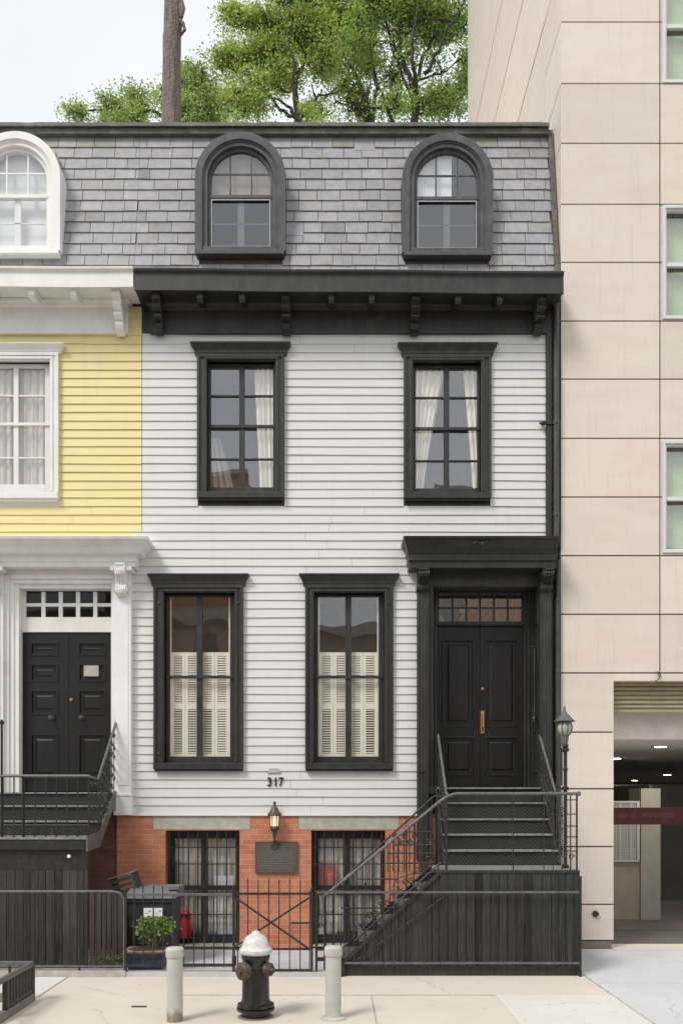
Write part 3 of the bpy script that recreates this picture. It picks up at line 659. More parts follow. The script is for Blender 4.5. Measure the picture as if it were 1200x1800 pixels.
# ------------------------------------------------------------------ slate mansard shared by both houses
RY0, RZ0, RY1, RZ1 = -.02, 9.36, .43, 11.90
def ry(z): return RY0 + (RY1 - RY0) * (z - RZ0) / (RZ1 - RZ0)
DORM = [(422.5, 0, 'dormer'), (786, 2.5, 'dormer'), (27.5, -1, 'white')]
DR = .641
def dorm_geo(px, dy): return wx(px, -.03), wz(313 + dy, -.03), wz(450 + dy, -.03)
def slates(mb, xa, xb):
    c = .179; z = RZ0; r = 0; sl = (RZ1 - RZ0); ln = math.hypot(sl, RY1 - RY0)
    while z < RZ1 - .02:
        h = c * sl / ln; zt = min(z + h, RZ1); x = xa - random.uniform(0, .3) ; cuts = []
        for px, dy, mm in DORM:
            cx, cz, zb = dorm_geo(px, dy); zc = z + h / 2
            if zb - .01 < zc < cz + DR - .06:
                hw = DR - .05 if zc < cz else math.sqrt(max(0, (DR - .06) ** 2 - (zc - cz) ** 2))
                cuts.append((cx - hw, cx + hw))
        while x < xb:
            wdt = random.choice((.26, .28, .30, .31, .33, .34)) ; p, q = max(x, xa), min(x + wdt - .008, xb)
            if q - p > .03:
                for s0, s1 in subtract((p, q), cuts):
                    tone = random.gauss(1, .05); 
                    if random.random() < .035: tone *= .78
                    if random.random() < .04: tone *= 1.18
                    tt = (tone * random.uniform(.98, 1.02), tone, tone * random.uniform(.97, 1.05))
                    if z > RZ1 - .42 and random.random() < .35: tt = (tone * .80, tone * .82, tone * .68)
                    lift = random.uniform(.0, .004); drop = random.uniform(-.004, .004) - (.05 if random.random() < .012 else 0)
                    y0 = ry(z) - .024 - lift; y1 = ry(zt + .02) - .008
                    mb.add([(s0, y0, z + drop), (s1, y0, z + drop + random.uniform(-.003, .003)), (s1, y1, zt + .02), (s0, y1, zt + .02),
                            (s0, y0 + .018, z + drop), (s1, y0 + .018, z + drop), (s1, y1 + .01, zt + .02), (s0, y1 + .01, zt + .02)],
                           [(0, 1, 2, 3), (4, 7, 6, 5), (0, 4, 5, 1), (1, 5, 6, 2), (2, 6, 7, 3), (3, 7, 4, 0)], tt)
            x += wdt
        z += h; r += 1
XS = wx(236, 0)
def roof(house, xa, xb, dn):
    mb = MB(); slates(mb, xa, xb); rf = mb.build('roof', 'slate', house)
    mb = MB()       # boarded slope under the slates, in strips so that the dormers stay open
    holes = []
    for px, dy, mm in dn:
        cx, cz, zb = dorm_geo(px, dy); holes.append((cx - .5, cx + .5, zb + .02, cz + .5))
    zs = sorted({RZ0, RZ1} | {h[2] for h in holes} | {h[3] for h in holes})
    for a, b in zip(zs[:-1], zs[1:]):
        for s0, s1 in subtract((xa, xb), [(h[0], h[1]) for h in holes if h[2] < b - .001 and h[3] > a + .001]):
            mb.prism([(ry(a), a), (ry(b), b), (ry(b) + .05, b), (ry(a) + .05, a)], s0, s1, 'yz')
    mb.build('roof_boarding', 'gasket', rf)
    mb = MB(); mb.box(xa, xb, RY1 - .02, 8.2, RZ1 + .001, RZ1 + .05); mb.box(xa, xb, RY1 - .10, RY1 + .05, RZ1 - .075, RZ1 + .0)
    n = int((xb - xa) / .12); vs = []; 
    for i in range(n + 1):
        x = xa + (xb - xa) * i / n; j = .012 * noise.noise((x * 3, 0, 2)) + .008 * noise.noise((x * 11, 1, 0))
        vs += [(x, RY1 - .14 + j, RZ1 + .005 + j), (x, RY1 - .125 + j * .5, RZ1 + .068 + j), (x, RY1 + .2, RZ1 + .085 + j), (x, RY1 + .2, RZ1 + .04)]
    fs = []
    for i in range(n):
        for e in range(4): a = i * 4 + e; b = i * 4 + (e + 1) % 4; fs.append((a, a + 4, b + 4, b))
    fs += [(0, 1, 2, 3), (4 * n, 4 * n + 1, 4 * n + 2, 4 * n + 3)]
    mb.add(vs, fs); mb.build('ridge_flashing', 'flashing', rf)
    return rf
rfw = roof(wh, XS + .002, 3.13, DORM[:2]); rfy = roof(yh, -6.6, XS - .002, DORM[2:])
mb = MB(); mb.prism([(ry(RZ0) - .05, RZ0), (ry(RZ1) - .05, RZ1 + .02), (ry(RZ1) + .06, RZ1 + .02), (ry(RZ0) + .06, RZ0)], 3.131, 3.20, 'yz'); mb.build('verge_board', 'flashing', rfw)

def dormer(house, px, dy, mk, label=None, strong=False):
    cx, cz, zb = dorm_geo(px, dy); r = DR; white = mk == 'white'
    mb = MB()
    mb.arch_ring(cx, cz, r - .105, r, zb + .06, -.055, .5)          # hood band and cheeks
    mb.arch_ring(cx, cz, r - .175, r - .10, zb + .06, -.02, .08)       # inner moulding
    mb.arch_ring(cx, cz, r - .125, r - .085, zb + .06, -.035, .0)
    d = mb.build('dormer', mk, house, bevel=.004); 
    if label: d['label'] = label
    mb = MB(); mb.box(cx - r + .02, cx + r - .02, -.085, .2, zb, zb + .055); mb.box(cx - r + .11, cx + r - .11, -.04, .2, zb + .055, zb + .135)
    mb.build('sill', mk, d, bevel=.005)
    ys = .05; g = r - .20; gz0 = zb + .16; zmid = wz(348 + dy, ys)
    mb = MB(); mb.arch_ring(cx, cz, g - .02, g + .045, zb + .13, ys - .02, ys + .05)
    mb.box(cx - g, cx + g, ys - .03, ys + .04, zmid - .025, zmid + .022); mb.box(cx - g, cx + g, ys - .01, ys + .03, zb + .13, gz0)
    for u in (-.36, .36):
        X = cx + u * (g - .02) ; top = cz + math.sqrt((g - .01) ** 2 - (X - cx) ** 2); mb.box(X - .011, X + .011, ys + .0, ys + .03, zmid + .02, top)
    Z = wz(306 + dy, ys); mb.box(cx - g + .0, cx + g - .0, ys + .002, ys + .026, Z - .011, Z + .011)
    Z = wz(393 + dy, ys); mb.box(cx - g + .02, cx + g - .02, ys + .012, ys + .034, Z - .008, Z + .008)
    mb.box(cx - .045, cx + .045, ys + .012, ys + .045, gz0, zmid - .02)
    mb.build('sash', mk, d, bevel=.002)
    if not white:
        mb = MB(); a, b, c, e = cx - g + .02, cx + g - .02, gz0 + .005, zmid - .035; t = .014; y = ys - .026
        mb.box(a, a + t, y, y + .012, c, e); mb.box(b - t, b, y, y + .012, c, e); mb.box(a + t, b - t, y, y + .012, c, c + t); mb.box(a + t, b - t, y, y + .012, e - t, e)
        mb.build('storm_frame', 'screen', d)
    mb = MB(); n = 24; poly = [(cx + g, gz0 - .01)] + [(cx + g * math.cos(math.pi * k / n), cz + g * math.sin(math.pi * k / n)) for k in range(n + 1)] + [(cx - g, gz0 - .01)]
    mb.add([(x_, ys + .008, z_) for x_, z_ in poly], [tuple(range(len(poly)))]); mb.build('glass', 'glass', d)
    mb = MB(); room(mb, cx - .49, cx + .49, zb + .03, cz + .47, ys + .055, 1.2); mb.build('inner_room', 'dark_room' if white else 'garage_dark', d)
    return d, cx, cz, zb, g
d1 = dormer(wh, *DORM[0]); d2 = dormer(wh, *DORM[1]); d3 = dormer(yh, *DORM[2])
for lab, dd in (('pale translucent blind behind the arched white dormer window', d3),):
    d, cx, cz, zb, g = dd
    MB().box(cx - .46, cx + .46, .16, .165, zb + .05, cz + .46).build('blind_or_reflection', 'paper', d)
# coloured sheets for reflections: pale sky in right dormer's upper sash, brown in left
d, cx, cz, zb, g = d2; o = MB().box(cx - .46, cx + .08, .125, .13, wz(349, .12), cz + .46).build('blind_or_reflection', 'paper', d)
d, cx, cz, zb, g = d1; o = MB().box(cx - .46, cx + .46, .135, .14, wz(349, .12), cz + .46).build('blind_or_reflection', 'garage_brown', d)

# ------------------------------------------------------------------ cornices
def bracket_large(x, w, z1, z0, y0, depth):
    """scrolled bracket: profile in YZ, wide at the top and stepping in below, with rolled bumps"""
    H = z1 - z0; P = []
    segs = [(1.0, 1.0), (1.0, .86), (.80, .80), (.74, .74), (.86, .68), (.84, .62), (.62, .57), (.50, .53), (.62, .48), (.62, .42), (.40, .37), (.30, .33), (.40, .29), (.44, .20), (.36, .11), (.14, .06), (.12, .0)]
    P = [(y0 - depth * a, z0 + H * b) for a, b in segs] + [(y0, z0), (y0, z1)]
    return MB().prism(P, x - w / 2, x + w / 2, 'yz')
def cornice(house, mk, x0, x1, fx0, fx1, zt, zb, zf, tilt, large, small, yf=-.45, groupn=None):
    def tz(x, z): return z + tilt * (x - x0) / (x1 - x0)
    mb = MB()
    def beam(a, b, poly):   # poly in (y, z), extruded in x with the old house's slight sag
        n = 12; L = len(poly); vs = []; fs = []
        for i in range(n + 1):
            x = a + (b - a) * i / n; s = .004 * math.sin(x * 2.3)
            vs += [(x, y, tz(x, z) + s) for y, z in poly]
        for i in range(n):
            for e in range(L): p = i * L + e; q = i * L + (e + 1) % L; fs.append((p, p + L, q + L, q))
        fs += [tuple(range(L)), tuple(n * L + e for e in range(L))]; mb.add(vs, fs)
    beam(x0, x1, [(yf, zb), (yf, zt - .05), (yf - .035, zt - .03), (yf - .04, zt), (.03, zt + .18), (.03, zb + .03), (yf + .03, zb + .03), (yf + .03, zb)])
    co = mb.build('cornice', mk, house, bevel=.004)
    mb = MB(); mb.box(fx0, fx1, -.05, .0, zf, zb + .029); mb.box(fx0 + .0, fx1, -.062, -.049, zf, zf + .035)
    mb.crown(fx0 + .05, fx1 - .05, -.049, [(.02, zb - .06), (.05, zb - .045), (.06, zb - .02), (.09, zb), (.10, zb + .028)])
    mb.build('frieze', mk, co, bevel=.003)
    for x in large:
        bracket_large(x, .115, tz(x, zb) + .028, zf - .045, -.05, .33).build('bracket', mk, co, bevel=.006)
    for x in small:
        m2 = MB(); zz = tz(x, zb) + .028; m2.prism([(-.05, zz), (-.40, zz), (-.40, zz - .10), (-.37, zz - .135), (-.28, zz - .12), (-.12, zz - .06), (-.05, zz - .06)], x - .04, x + .04, 'yz')
        m2.box(x - .055, x + .055, -.412, -.052, zz - .025, zz - .0005)
        m2.build('bracket', mk, co, bevel=.004)
    return co
Yf = -.45
bx = lambda p: wx(p, -.25)
cornice(wh, 'black', wx(236.5, Yf), wx(990, Yf), wx(265), 3.0, 9.36, 9.075, 8.70, -.05, [wx(278, -.2), wx(503, -.2), wx(729, -.2), wx(947, -.2)], [wx(p, -.36) for p in (352, 426, 582, 653, 804, 877)])
cornice(yh, 'white', -6.6, wx(234.5, Yf), -6.6, wx(227), 9.38, 9.12, 8.70, 0, [wx(209, -.2), wx(-240, -.2)], [wx(p, -.36) for p in (-18, 57, 130)])

# ------------------------------------------------------------------ charcoal entrance portico
po = MB()
def crown2(mb, xa, xb, prof, ka, kb, yw=0.):
    vs = []
    for o, z in prof: vs += [(xa - o * ka, yw, z), (xa - o * ka, yw - o, z), (xb + o * kb, yw - o, z), (xb + o * kb, yw, z)]
    fs = []
    for i in range(len(prof) - 1):
        a = i * 4; b = a + 4; fs += [(a, a + 1, b + 1, b), (a + 1, a + 2, b + 2, b + 1), (a + 2, a + 3, b + 3, b + 2), (a + 3, a, b, b + 3)]
    e = (len(prof) - 1) * 4; return mb.add(vs, fs + [(0, 3, 2, 1), (e, e + 1, e + 2, e + 3)])
zt = wz(942, -.45); P = [(.26, zt - .385), (.26, zt - .30), (.29, zt - .285), (.29, zt - .20), (.31, zt - .19), (.33, zt - .13), (.39, zt - .075), (.41, zt - .06), (.42, zt - .045), (.45, zt - .035), (.46, zt), (.30, zt + .03), (.02, zt + .05)]
crown2(po, 1.17, 3.07, P, .47, .07)
po.lathe([(.0, -.44), (.03, -.435), (.035, -.41)], (2.03, 0, zt - .10), 10, 'y')
po.tube([(1.90, -.425, zt - .10), (1.95, -.43, zt - .075), (2.03, -.435, zt - .10), (2.11, -.43, zt - .075), (2.16, -.425, zt - .10)], .010, 6)
portico = po.build('portico', 'black', wh, bevel=.004)
for (a, b, zlo) in ((1.175, 1.335, 1.27), (2.90, 3.065, 1.27)):
    mb = MB(); mb.box(a, b, -.11, .08, zlo, wz(1040, -.1)); mb.box(a + .03, b - .03, -.122, -.109, 2.5, wz(1052, -.1) - .08)
    mb.box(a - .012, b + .012, -.125, .0, wz(1040, -.1), wz(1033, -.1)); mb.box(a - .01, b + .01, -.13, .0, zlo, zlo + .22)
    pl = mb.build('pilaster', 'black', portico, bevel=.005)
def console(parent, mk, x, w, z0, z1, y0, dep):
    segs = [(1., 1.), (1., .93), (.92, .90), (.98, .84), (1.0, .74), (.94, .64), (.78, .58), (.62, .50), (.50, .42), (.46, .34), (.56, .28), (.60, .18), (.52, .07), (.30, .0)]
    mb = MB(); mb.prism([(y0 - dep * a, z0 + (z1 - z0) * b) for a, b in segs] + [(y0, z0), (y0, z1)], x - w / 2, x + w / 2, 'yz')
    for k in range(5):      # carved leaf ribs down the front
        X = x + (k - 2) * w * .2
        mb.tube([(X + (k - 2) * .004 * math.sin(j), y0 - dep * a - .004, z0 + (z1 - z0) * b) for j, (a, b) in enumerate(segs[1:-1])], [.009 + .005 * math.sin(j * 1.7 + k) for j in range(len(segs) - 2)], 6)
    for (a, b, rr) in ((.80, .78, .055), (.42, .17, .05)):
        mb.lathe([(rr, x - w / 2 - .014), (rr * .7, x - w / 2 - .018), (rr, x - w / 2 + .01), (rr, x + w / 2 - .01), (rr * .7, x + w / 2 + .018), (rr, x + w / 2 + .014)], (0, y0 - dep * a * .75, z0 + (z1 - z0) * b), 12, 'x')
    return mb.build('console', mk, parent, bevel=.004)
console(portico, 'black', 1.255, .15, wz(1040, -.15), zt - .386, -.02, .26); console(portico, 'black', 2.98, .15, wz(1040, -.15), zt - .386, -.02, .26)
# recessed door frame
YD = .33; mb = MB()
mb.box(1.335, 1.41, -.04, YD + .05, 1.93, 5.42); mb.box(2.895, 2.93, -.04, YD + .05, 1.93, 5.42)
mb.box(1.41, 2.895, -.03, .05, wz(1032), 5.42); mb.box(1.41, 2.895, .05, YD + .05, wz(1032) + .02, wz(1032) + .08)
dx0, dx1 = wx(768, YD), wx(919, YD); dm = wx(843, YD); dz0, dz1 = 2.30, wz(1101, YD); tz0, tz1 = wz(1093, YD), wz(1044, YD)
mb.box(1.41, dx0, YD - .03, YD + .05, 2.29, wz(1032) + .02); mb.box(dx1, 2.895, YD - .03, YD + .05, 2.29, wz(1032) + .02)
mb.box(dx0, dx1, YD - .045, YD + .05, dz1 + .003, tz0 - .002); mb.box(dx0, dx1, YD - .02, YD + .05, tz1 + .002, wz(1032) + .02)
mb.box(dx0 - .03, dx1 + .03, YD - .055, YD - .02, dz1 + .02, dz1 + .045)
for X0, X1 in ((1.46, 1.474), (2.83, 2.845), (2.78, 2.79)): mb.box(X0, X1, YD - .05, YD - .029, 2.3, 5.1)
# panels on the right-hand reveal
for z0_, z1_ in ((2.5, 3.1), (3.25, 4.5), (4.62, 5.2)): mb.box(2.884, 2.8955, .03, .045, z0_, z1_); mb.box(2.884, 2.8955, .24, .255, z0_, z1_); mb.box(2.886, 2.8955, .045, .24, z0_, z0_ + .02); mb.box(2.886, 2.8955, .045, .24, z1_ - .02, z1_)
mb.box(1.335, 2.93, -.08, YD + .05, 2.20, 2.292)
mb.build('door_frame', 'black', portico, bevel=.004)
mb = MB(); mb.box(2.83, 2.88, .10, .14, 3.45, 3.9); mb.tube([(2.86, .05, 4.3), (2.85, .02, 4.0), (2.86, .03, 3.6), (2.84, .0, 3.25)], .011, 6); mb.lathe([(.02, 3.2), (.03, 3.22), (.03, 3.27), (.02, 3.29)], (2.84, .0, 0), 8)
mb.box(2.80, 2.90, .03, .07, 4.28, 4.31); mb.build('bell_pull', 'iron', portico)
def leaf(x0, x1, house, nm='door'):
    mb = MB(); s = .075
    panel_door(mb, x0, x1, dz0, dz1, YD, [(x0 + s, x1 - s, wz(1277, YD), wz(1124, YD)), (x0 + s, x1 - s, wz(1363, YD), wz(1295, YD))])
    return mb.build(nm, 'black_door', house, bevel=.004)
l1 = leaf(dx0 + .003, dm - .003, wh); l2 = leaf(dm + .003, dx1 - .003, wh)
mb = MB(); hz0, hz1 = wz(1288, YD), wz(1252, YD); hx = dm + .035
mb.box(hx - .03, hx + .03, YD - .012, YD - .001, hz0 - .01, hz1 + .02); mb.tube([(hx, YD - .01, hz1 - .02), (hx, YD - .055, hz1 - .05), (hx, YD - .06, hz0 + .08), (hx, YD - .012, hz0 + .03)], .013, 8)
mb.build('door_handle', 'brass', l2, bevel=.003)
MB().lathe([(.0, YD - .02), (.022, YD - .018), (.026, YD - .001)], (hx, 0, wz(1211, YD)), 12, 'y').build('door_lock', 'brass', l2)
mb = MB(); tn = 6
for k in range(1, tn): X = dx0 + .02 + (dx1 - dx0 - .04) * k / tn; mb.box(X - .013, X + .013, YD, YD + .035, tz0, tz1)
Zm = (tz0 + tz1) / 2; mb.box(dx0, dx1, YD + .003, YD + .032, Zm - .011, Zm + .011); mb.box(dx0, dx0 + .025, YD - .01, YD + .04, tz0, tz1); mb.box(dx1 - .025, dx1, YD - .01, YD + .04, tz0, tz1)
tr = mb.build('transom', 'black', wh)
MB().sheet(dx0, dx1, YD + .016, tz0, tz1).build('glass', 'glass_transom', tr)
mb = MB(); room(mb, dx0 - .1, dx1 + .1, 2.3, 5.4, YD + .06, 2.0); mb.build('inner_room', 'curtain', tr)
o = MB().lathe([(.0, 0), (.05, .01), (.075, .06), (.08, .13), (.05, .19), (.02, .22), (.01, .26), (.008, .42)], (wx(832, .6), .62, wz(1088, .6)), 16).build('pendant_lamp', 'iron', smooth=True)
tag(o, 'dark round pendant lamp behind the black door transom glass', 'lamp')
o = MB().box(wx(855, .9), wx(905, .9), .9, .93, wz(1096, .9), wz(1070, .9)).build('wall_picture', 'redpink'); tag(o, 'orange-brown picture seen through the right half of the transom', 'picture')

# ------------------------------------------------------------------ yellow house front
YW = ((-48, 105, 624, 881), (-30, 90, 636, 866), (-22, 81, 648, 853), (-60, 118, 601, 624))
mb = MB(); zc = ZS0 + .121 * math.ceil((wz(942) - ZS0) / .121)
hY = hole(YW[0]); clapboards(mb, -6.6, -4.88, ZS0, zc - .243, []); clapboards(mb, -6.6, XB - .004, zc - .242, 9.1, [(hY[0], hY[1], hY[2] + .01, hY[3] + .02)])
mb.build('siding', 'yellow', yh)
PX0, PX1 = -4.455, -3.15
mb = MB(); wall_with_holes(mb, -6.6, wx(233) - .002, ZS0 + .02, 9.3, [hole(YW[1]), (PX0, PX1, 2.2, 5.2)], .001, .09); mb.build('sheathing', 'white', yh)
sash_window(yh, *YW[:4], .10, trim='white', meet=748, vbars=((30, .07),), bars_h=(697, 806), glass_y=.09)
MB().box(-6.6, -2.95, 1.7, 8.2, 0, 12.0).build('rear_walls', 'brick_brown', yh)
MB().box(-6.6, wx(205.5) - .012, .04, .26, -.02, 2.2).build('brick_wall', 'brick_dark', yh)
po = MB(); zt = wz(942, -.45)
P = [(.20, zt - .35), (.20, zt - .29), (.22, zt - .28), (.22, zt - .20), (.30, zt - .185), (.32, zt - .15), (.34, zt - .12), (.40, zt - .07), (.41, zt - .05), (.44, zt - .04), (.455, zt), (.30, zt + .03), (.02, zt + .05)]
crown2(po, -4.76, -2.935, P, .88, .88)
po.crown(-4.72, -4.70, .0, [(0.01, zt - .36), (.02, zt - .35)])
pw = po.build('portico', 'white', yh, bevel=.004)
for a, b in ((-3.065, -2.845), (-4.86, -4.64)):
    mb = MB(); mb.box(a, b, -.10, .03, 1.92, zt - .36); mb.box(a + .035, b - .035, -.108, -.099, 2.32, 4.9); mb.box(a - .02, b + .02, -.125, .03, 1.90, 2.17); mb.box(a - .03, b + .03, -.135, .03, 2.17, 2.20)
    mb.box(a - .04, b + .04, -.24, .0, zt - .41, zt - .351)
    mb.build('pilaster', 'white', pw, bevel=.005)
    console(pw, 'white', (a + b) / 2 - .005, .15, wz(1047, -.15), wz(992, -.15), -.10, .17)
YL = .15; mb = MB(); z_, t_ = wz(1112, YL), wz(1088, YL)
for k, (i0, yy) in enumerate(((-4.64, -.05), (-4.58, -.02), (-4.52, .02))):     # stepped architrave
    i1 = (-3.07, -3.10, -3.125)[k]; w_ = .06
    mb.box(i0, i0 + w_, yy, yy + .15, 2.21, 5.30 - k * .06); mb.box(i1 - .03, i1, yy, yy + .15, 2.21, 5.30 - k * .06)
    mb.box(i0 + w_, i1 - .03, yy, yy + .15, 5.30 - (k + 1) * .06, 5.30 - k * .06)
mb.box(-4.64, -3.07, -.03, .1, 5.30, zt - .352)
mb.box(-4.46, -3.15, YL - .03, YL + .05, z_ + .002, t_); mb.box(-4.46, -3.15, YL - .015, YL + .05, wz(1038, YL), 5.18)
mb.build('door_frame', 'white', pw, bevel=.005)
gx0, gx1, gz0, gz1 = wx(46, YL), wx(198, YL), wz(1086, YL), wz(1040, YL); mb = MB()
mb.box(-4.46, gx0, YL - .02, YL + .04, t_, wz(1038, YL)); mb.box(gx1, -3.15, YL - .02, YL + .04, t_, wz(1038, YL))
for k in range(1, 5): X = gx0 + (gx1 - gx0) * k / 5; mb.box(X - .028, X + .028, YL, YL + .04, gz0, gz1)
Zm = (gz0 + gz1) / 2; mb.box(gx0, gx1, YL + .003, YL + .037, Zm - .024, Zm + .024); mb.box(gx0, gx1, YL - .005, YL + .04, t_ + .001, gz0 + .01)
tr = mb.build('transom', 'white', yh, bevel=.003)
MB().sheet(gx0, gx1, YL + .02, gz0, gz1).build('glass', 'glass_dark', tr)
mb = MB(); room(mb, -4.5, -3.1, 2.2, 5.16, YL + .07, 1.3); mb.build('inner_room', 'garage_dark', tr)
for side, (a, b) in enumerate(((-4.455, wx(121, YL) - .002), (wx(121, YL) + .002, -3.155))):
    mb = MB(); s = .10; rows = [(1369, 1290), (1256, 1213), (1198, 1167), (1152, 1129)]
    xa, xb = (wx(54, YL), wx(103, YL)) if side == 0 else (wx(138, YL), wx(186, YL))
    panel_door(mb, a, b, 2.24, z_ , YL, [(xa, xb, wz(p, YL), wz(q, YL)) for p, q in rows])
    dl = mb.build('door', 'black_door', yh, bevel=.004)
    kx = wx(92 if side == 0 else 145, YL)
    MB().lathe([(.0, YL - .09), (.03, YL - .085), (.034, YL - .06), (.014, YL - .045), (.014, YL - .015), (.035, YL - .01), (.036, YL - .001)], (kx, 0, wz(1262, YL)), 14, 'y').build('door_knob', 'oldbrass', dl)
    if side:
        MB().box(wx(148, YL), wx(174, YL), YL + .001, YL - .014 + .004, wz(1189, YL), wz(1170, YL)).build('name_plate', 'lintel', dl, bevel=.002)
        MB().lathe([(.0, YL - .02), (.022, YL - .018), (.026, YL - .001)], (wx(126, YL), 0, wz(1230, YL)), 12, 'y').build('door_lock', 'brass', dl)

# ------------------------------------------------------------------ curtains
zr0, zr1 = wz(868), wz(636)
def E(a0, a1, b0, b1, p=1.0):
    return lambda h: (wx(a0 + (b0 - a0) * h ** p, .2), wx(a1 + (b1 - a1) * h ** p, .2))
curtain('curtain', E(458, 486, 447, 486), zr0, zr1, .145, 'curtain', 'cream curtain drawn to the right side of the left upper window')
curtain('curtain', E(366, 412, 366, 384, 1.4), zr0, wz(755), .3, 'sheer', 'dim beige curtain low in the left half of the left upper window')
curtain('curtain', E(724, 741, 724, 782, 1.2), zr0, zr1, .145, 'curtain', 'cream curtain tied back to the left side of the right upper window')
curtain('curtain', E(830, 846, 812, 846, 1.2), zr0, zr1, .145, 'curtain', 'cream curtain tied back to the right side of the right upper window')
curtain('curtain', E(-32, 26, -32, 26), zr0, zr1, .145, 'sheer', 'pale sheer curtain in the left half of the white framed window', pleat=.12)
curtain('curtain', E(36, 92, 38, 92), zr0, zr1, .15, 'sheer', 'pale sheer curtain in the right half of the white framed window', pleat=.12)
curtain('curtain', lambda h: (bh[0][0] + .05, bh[0][1] - .04), .15, bh[0][3] - .05, .27, 'sheer', 'beige sheer curtain behind the barred window beside the black bin', pleat=.11)
curtain('curtain', lambda h: (bh[1][0] + .05, bh[1][1] - .04), .15, bh[1][3] - .05, .27, 'sheer', 'grey sheer curtain behind the barred window beside the diagonal stair', pleat=.11)

# ------------------------------------------------------------------ pink stone building on the right
pk = thing('stone_building', (6.0, 0, 0), 'pale pink stone panelled building with green tinted windows and a garage entrance', 'building')
XC = 3.218; rows = [40 - 105 * k for k in range(12, 0, -1)] + [40, 148, 253, 360, 462, 565, 667, 771, 874, 977, 1080, 1183]
rows = [40 - 105 * k for k in range(12, 0, -1)] + rows[12:]
VJ = wx(1158.5); XE = 9.0; g = .010
GO = (wx(1077), XE + .1, -.1, wz(1197))
WINS = [(1162, 1345, 148, -62), (1162, 1345, 562.5, 362), (1162, 1345, 973, 775)]
wins = [(wx(a), wx(b), wz(c), wz(d)) for a, b, c, d in WINS]
mb = MB()
def panel(x0, x1, z0, z1, y0=-.012, y1=.16):
    t = random.gauss(1, .032); tt = (t * random.uniform(.99, 1.01), t, t * random.uniform(.98, 1.02))
    q = .003
    cuts = []
    segz = [(z0, z1, [])]
    for h in wins:
        nz_ = []
        for a, b, c in segz:
            if h[2] < b - .002 and h[3] > a + .002 and h[0] < x1 - .002 and h[1] > x0 + .002:
                if h[2] > a: nz_.append((a, h[2], c))
                nz_.append((max(a, h[2]), min(b, h[3]), c + [(h[0], h[1])]))
                if h[3] < b: nz_.append((h[3], b, c))
            else: nz_.append((a, b, c))
        segz = nz_
    for a, b, c in segz:
        if b - a < .01: continue
        for s0, s1 in subtract((x0, x1), c): mb.box(s0, s1, y0, y1, a, b, tt)
zs = [wz(r) for r in rows]
xs = [XC, VJ, VJ + 2.55, XE]
for i in range(len(zs) - 1):
    for j in range(3):
        panel(xs[j] + (g if j else 0), xs[j + 1] - g, zs[i + 1] + g, zs[i] - g)
panel(xs[0], GO[0], wz(1287) + g, zs[-1] - g)
panel(xs[1], XE, GO[3], zs[-1] - g); panel(GO[0] + .001, xs[1] - .001, GO[3], zs[-1] - g)
pil = [1287, 1386.5, 1488, 1589.5, 1653]
for i in range(4): panel(XC, GO[0], wz(pil[i + 1]) + g, wz(pil[i]) - g)
# side wall: returns near the corner, larger panels further back
for i in range(len(zs) - 1): mb.box(XC, XC + .15, .161, .9, zs[i + 1] + g, zs[i] - g, (random.gauss(1, .02),) * 3)
big = [24.0, wz(-491), wz(-280), wz(-65), 6.0, 0.0]
for i in range(5): mb.box(XC, XC + .15, .9 + g, 8.36, big[i + 1] + g * 2, big[i] - g * 2, (random.gauss(1, .02),) * 3)
wall = mb.build('wall_panels', 'pink', pk)
mb = MB(); gj = .022
wh_ = [(a, b, c, d) for a, b, c, d in wins]
wall_with_holes(mb, XC + .02, XE, GO[3] + .002, 23.9, wh_, .012, .13); mb.box(XC + .02, GO[0] - .02, .012, .13, 0.05, GO[3] + .002)
mb.box(XC + .012, XC + .12, .14, 8.3, .0, 23.9)
mb.build('joint_backing', 'gasket', pk)
MB().box(XC + .01, GO[0] - .03, -.005, .15, 0, wz(1654.5)).build('plinth', 'plinth', pk, bevel=.005)
MB().box(XC + .2, XE, 1.5, 8.3, GO[3] + .5, 23.8).build('upper_floors', 'garage_wall', pk)
MB().box(XC + .16, XE, .16, 8.34, 23.8, 24).build('roof', 'concrete', pk)
MB().lathe([(.03, -.05), (.042, -.045), (.045, -.02), (.045, -.005)], (wx(1045), 0, wz(1606)), 14, 'y').build('wall_outlet', 'iron', pk)
mb = MB(); mb.tube([wp(1158, 1181, -.03), wp(1160, 1188, -.04), wp(1156, 1194, -.05), wp(1150, 1199, -.02), wp(1141, 1204, .0)], .008, 6); mb.tube([wp(1154, 1180, -.03), wp(1159, 1191, -.05)], .006, 6); mb.build('loose_cable', 'iron', pk)
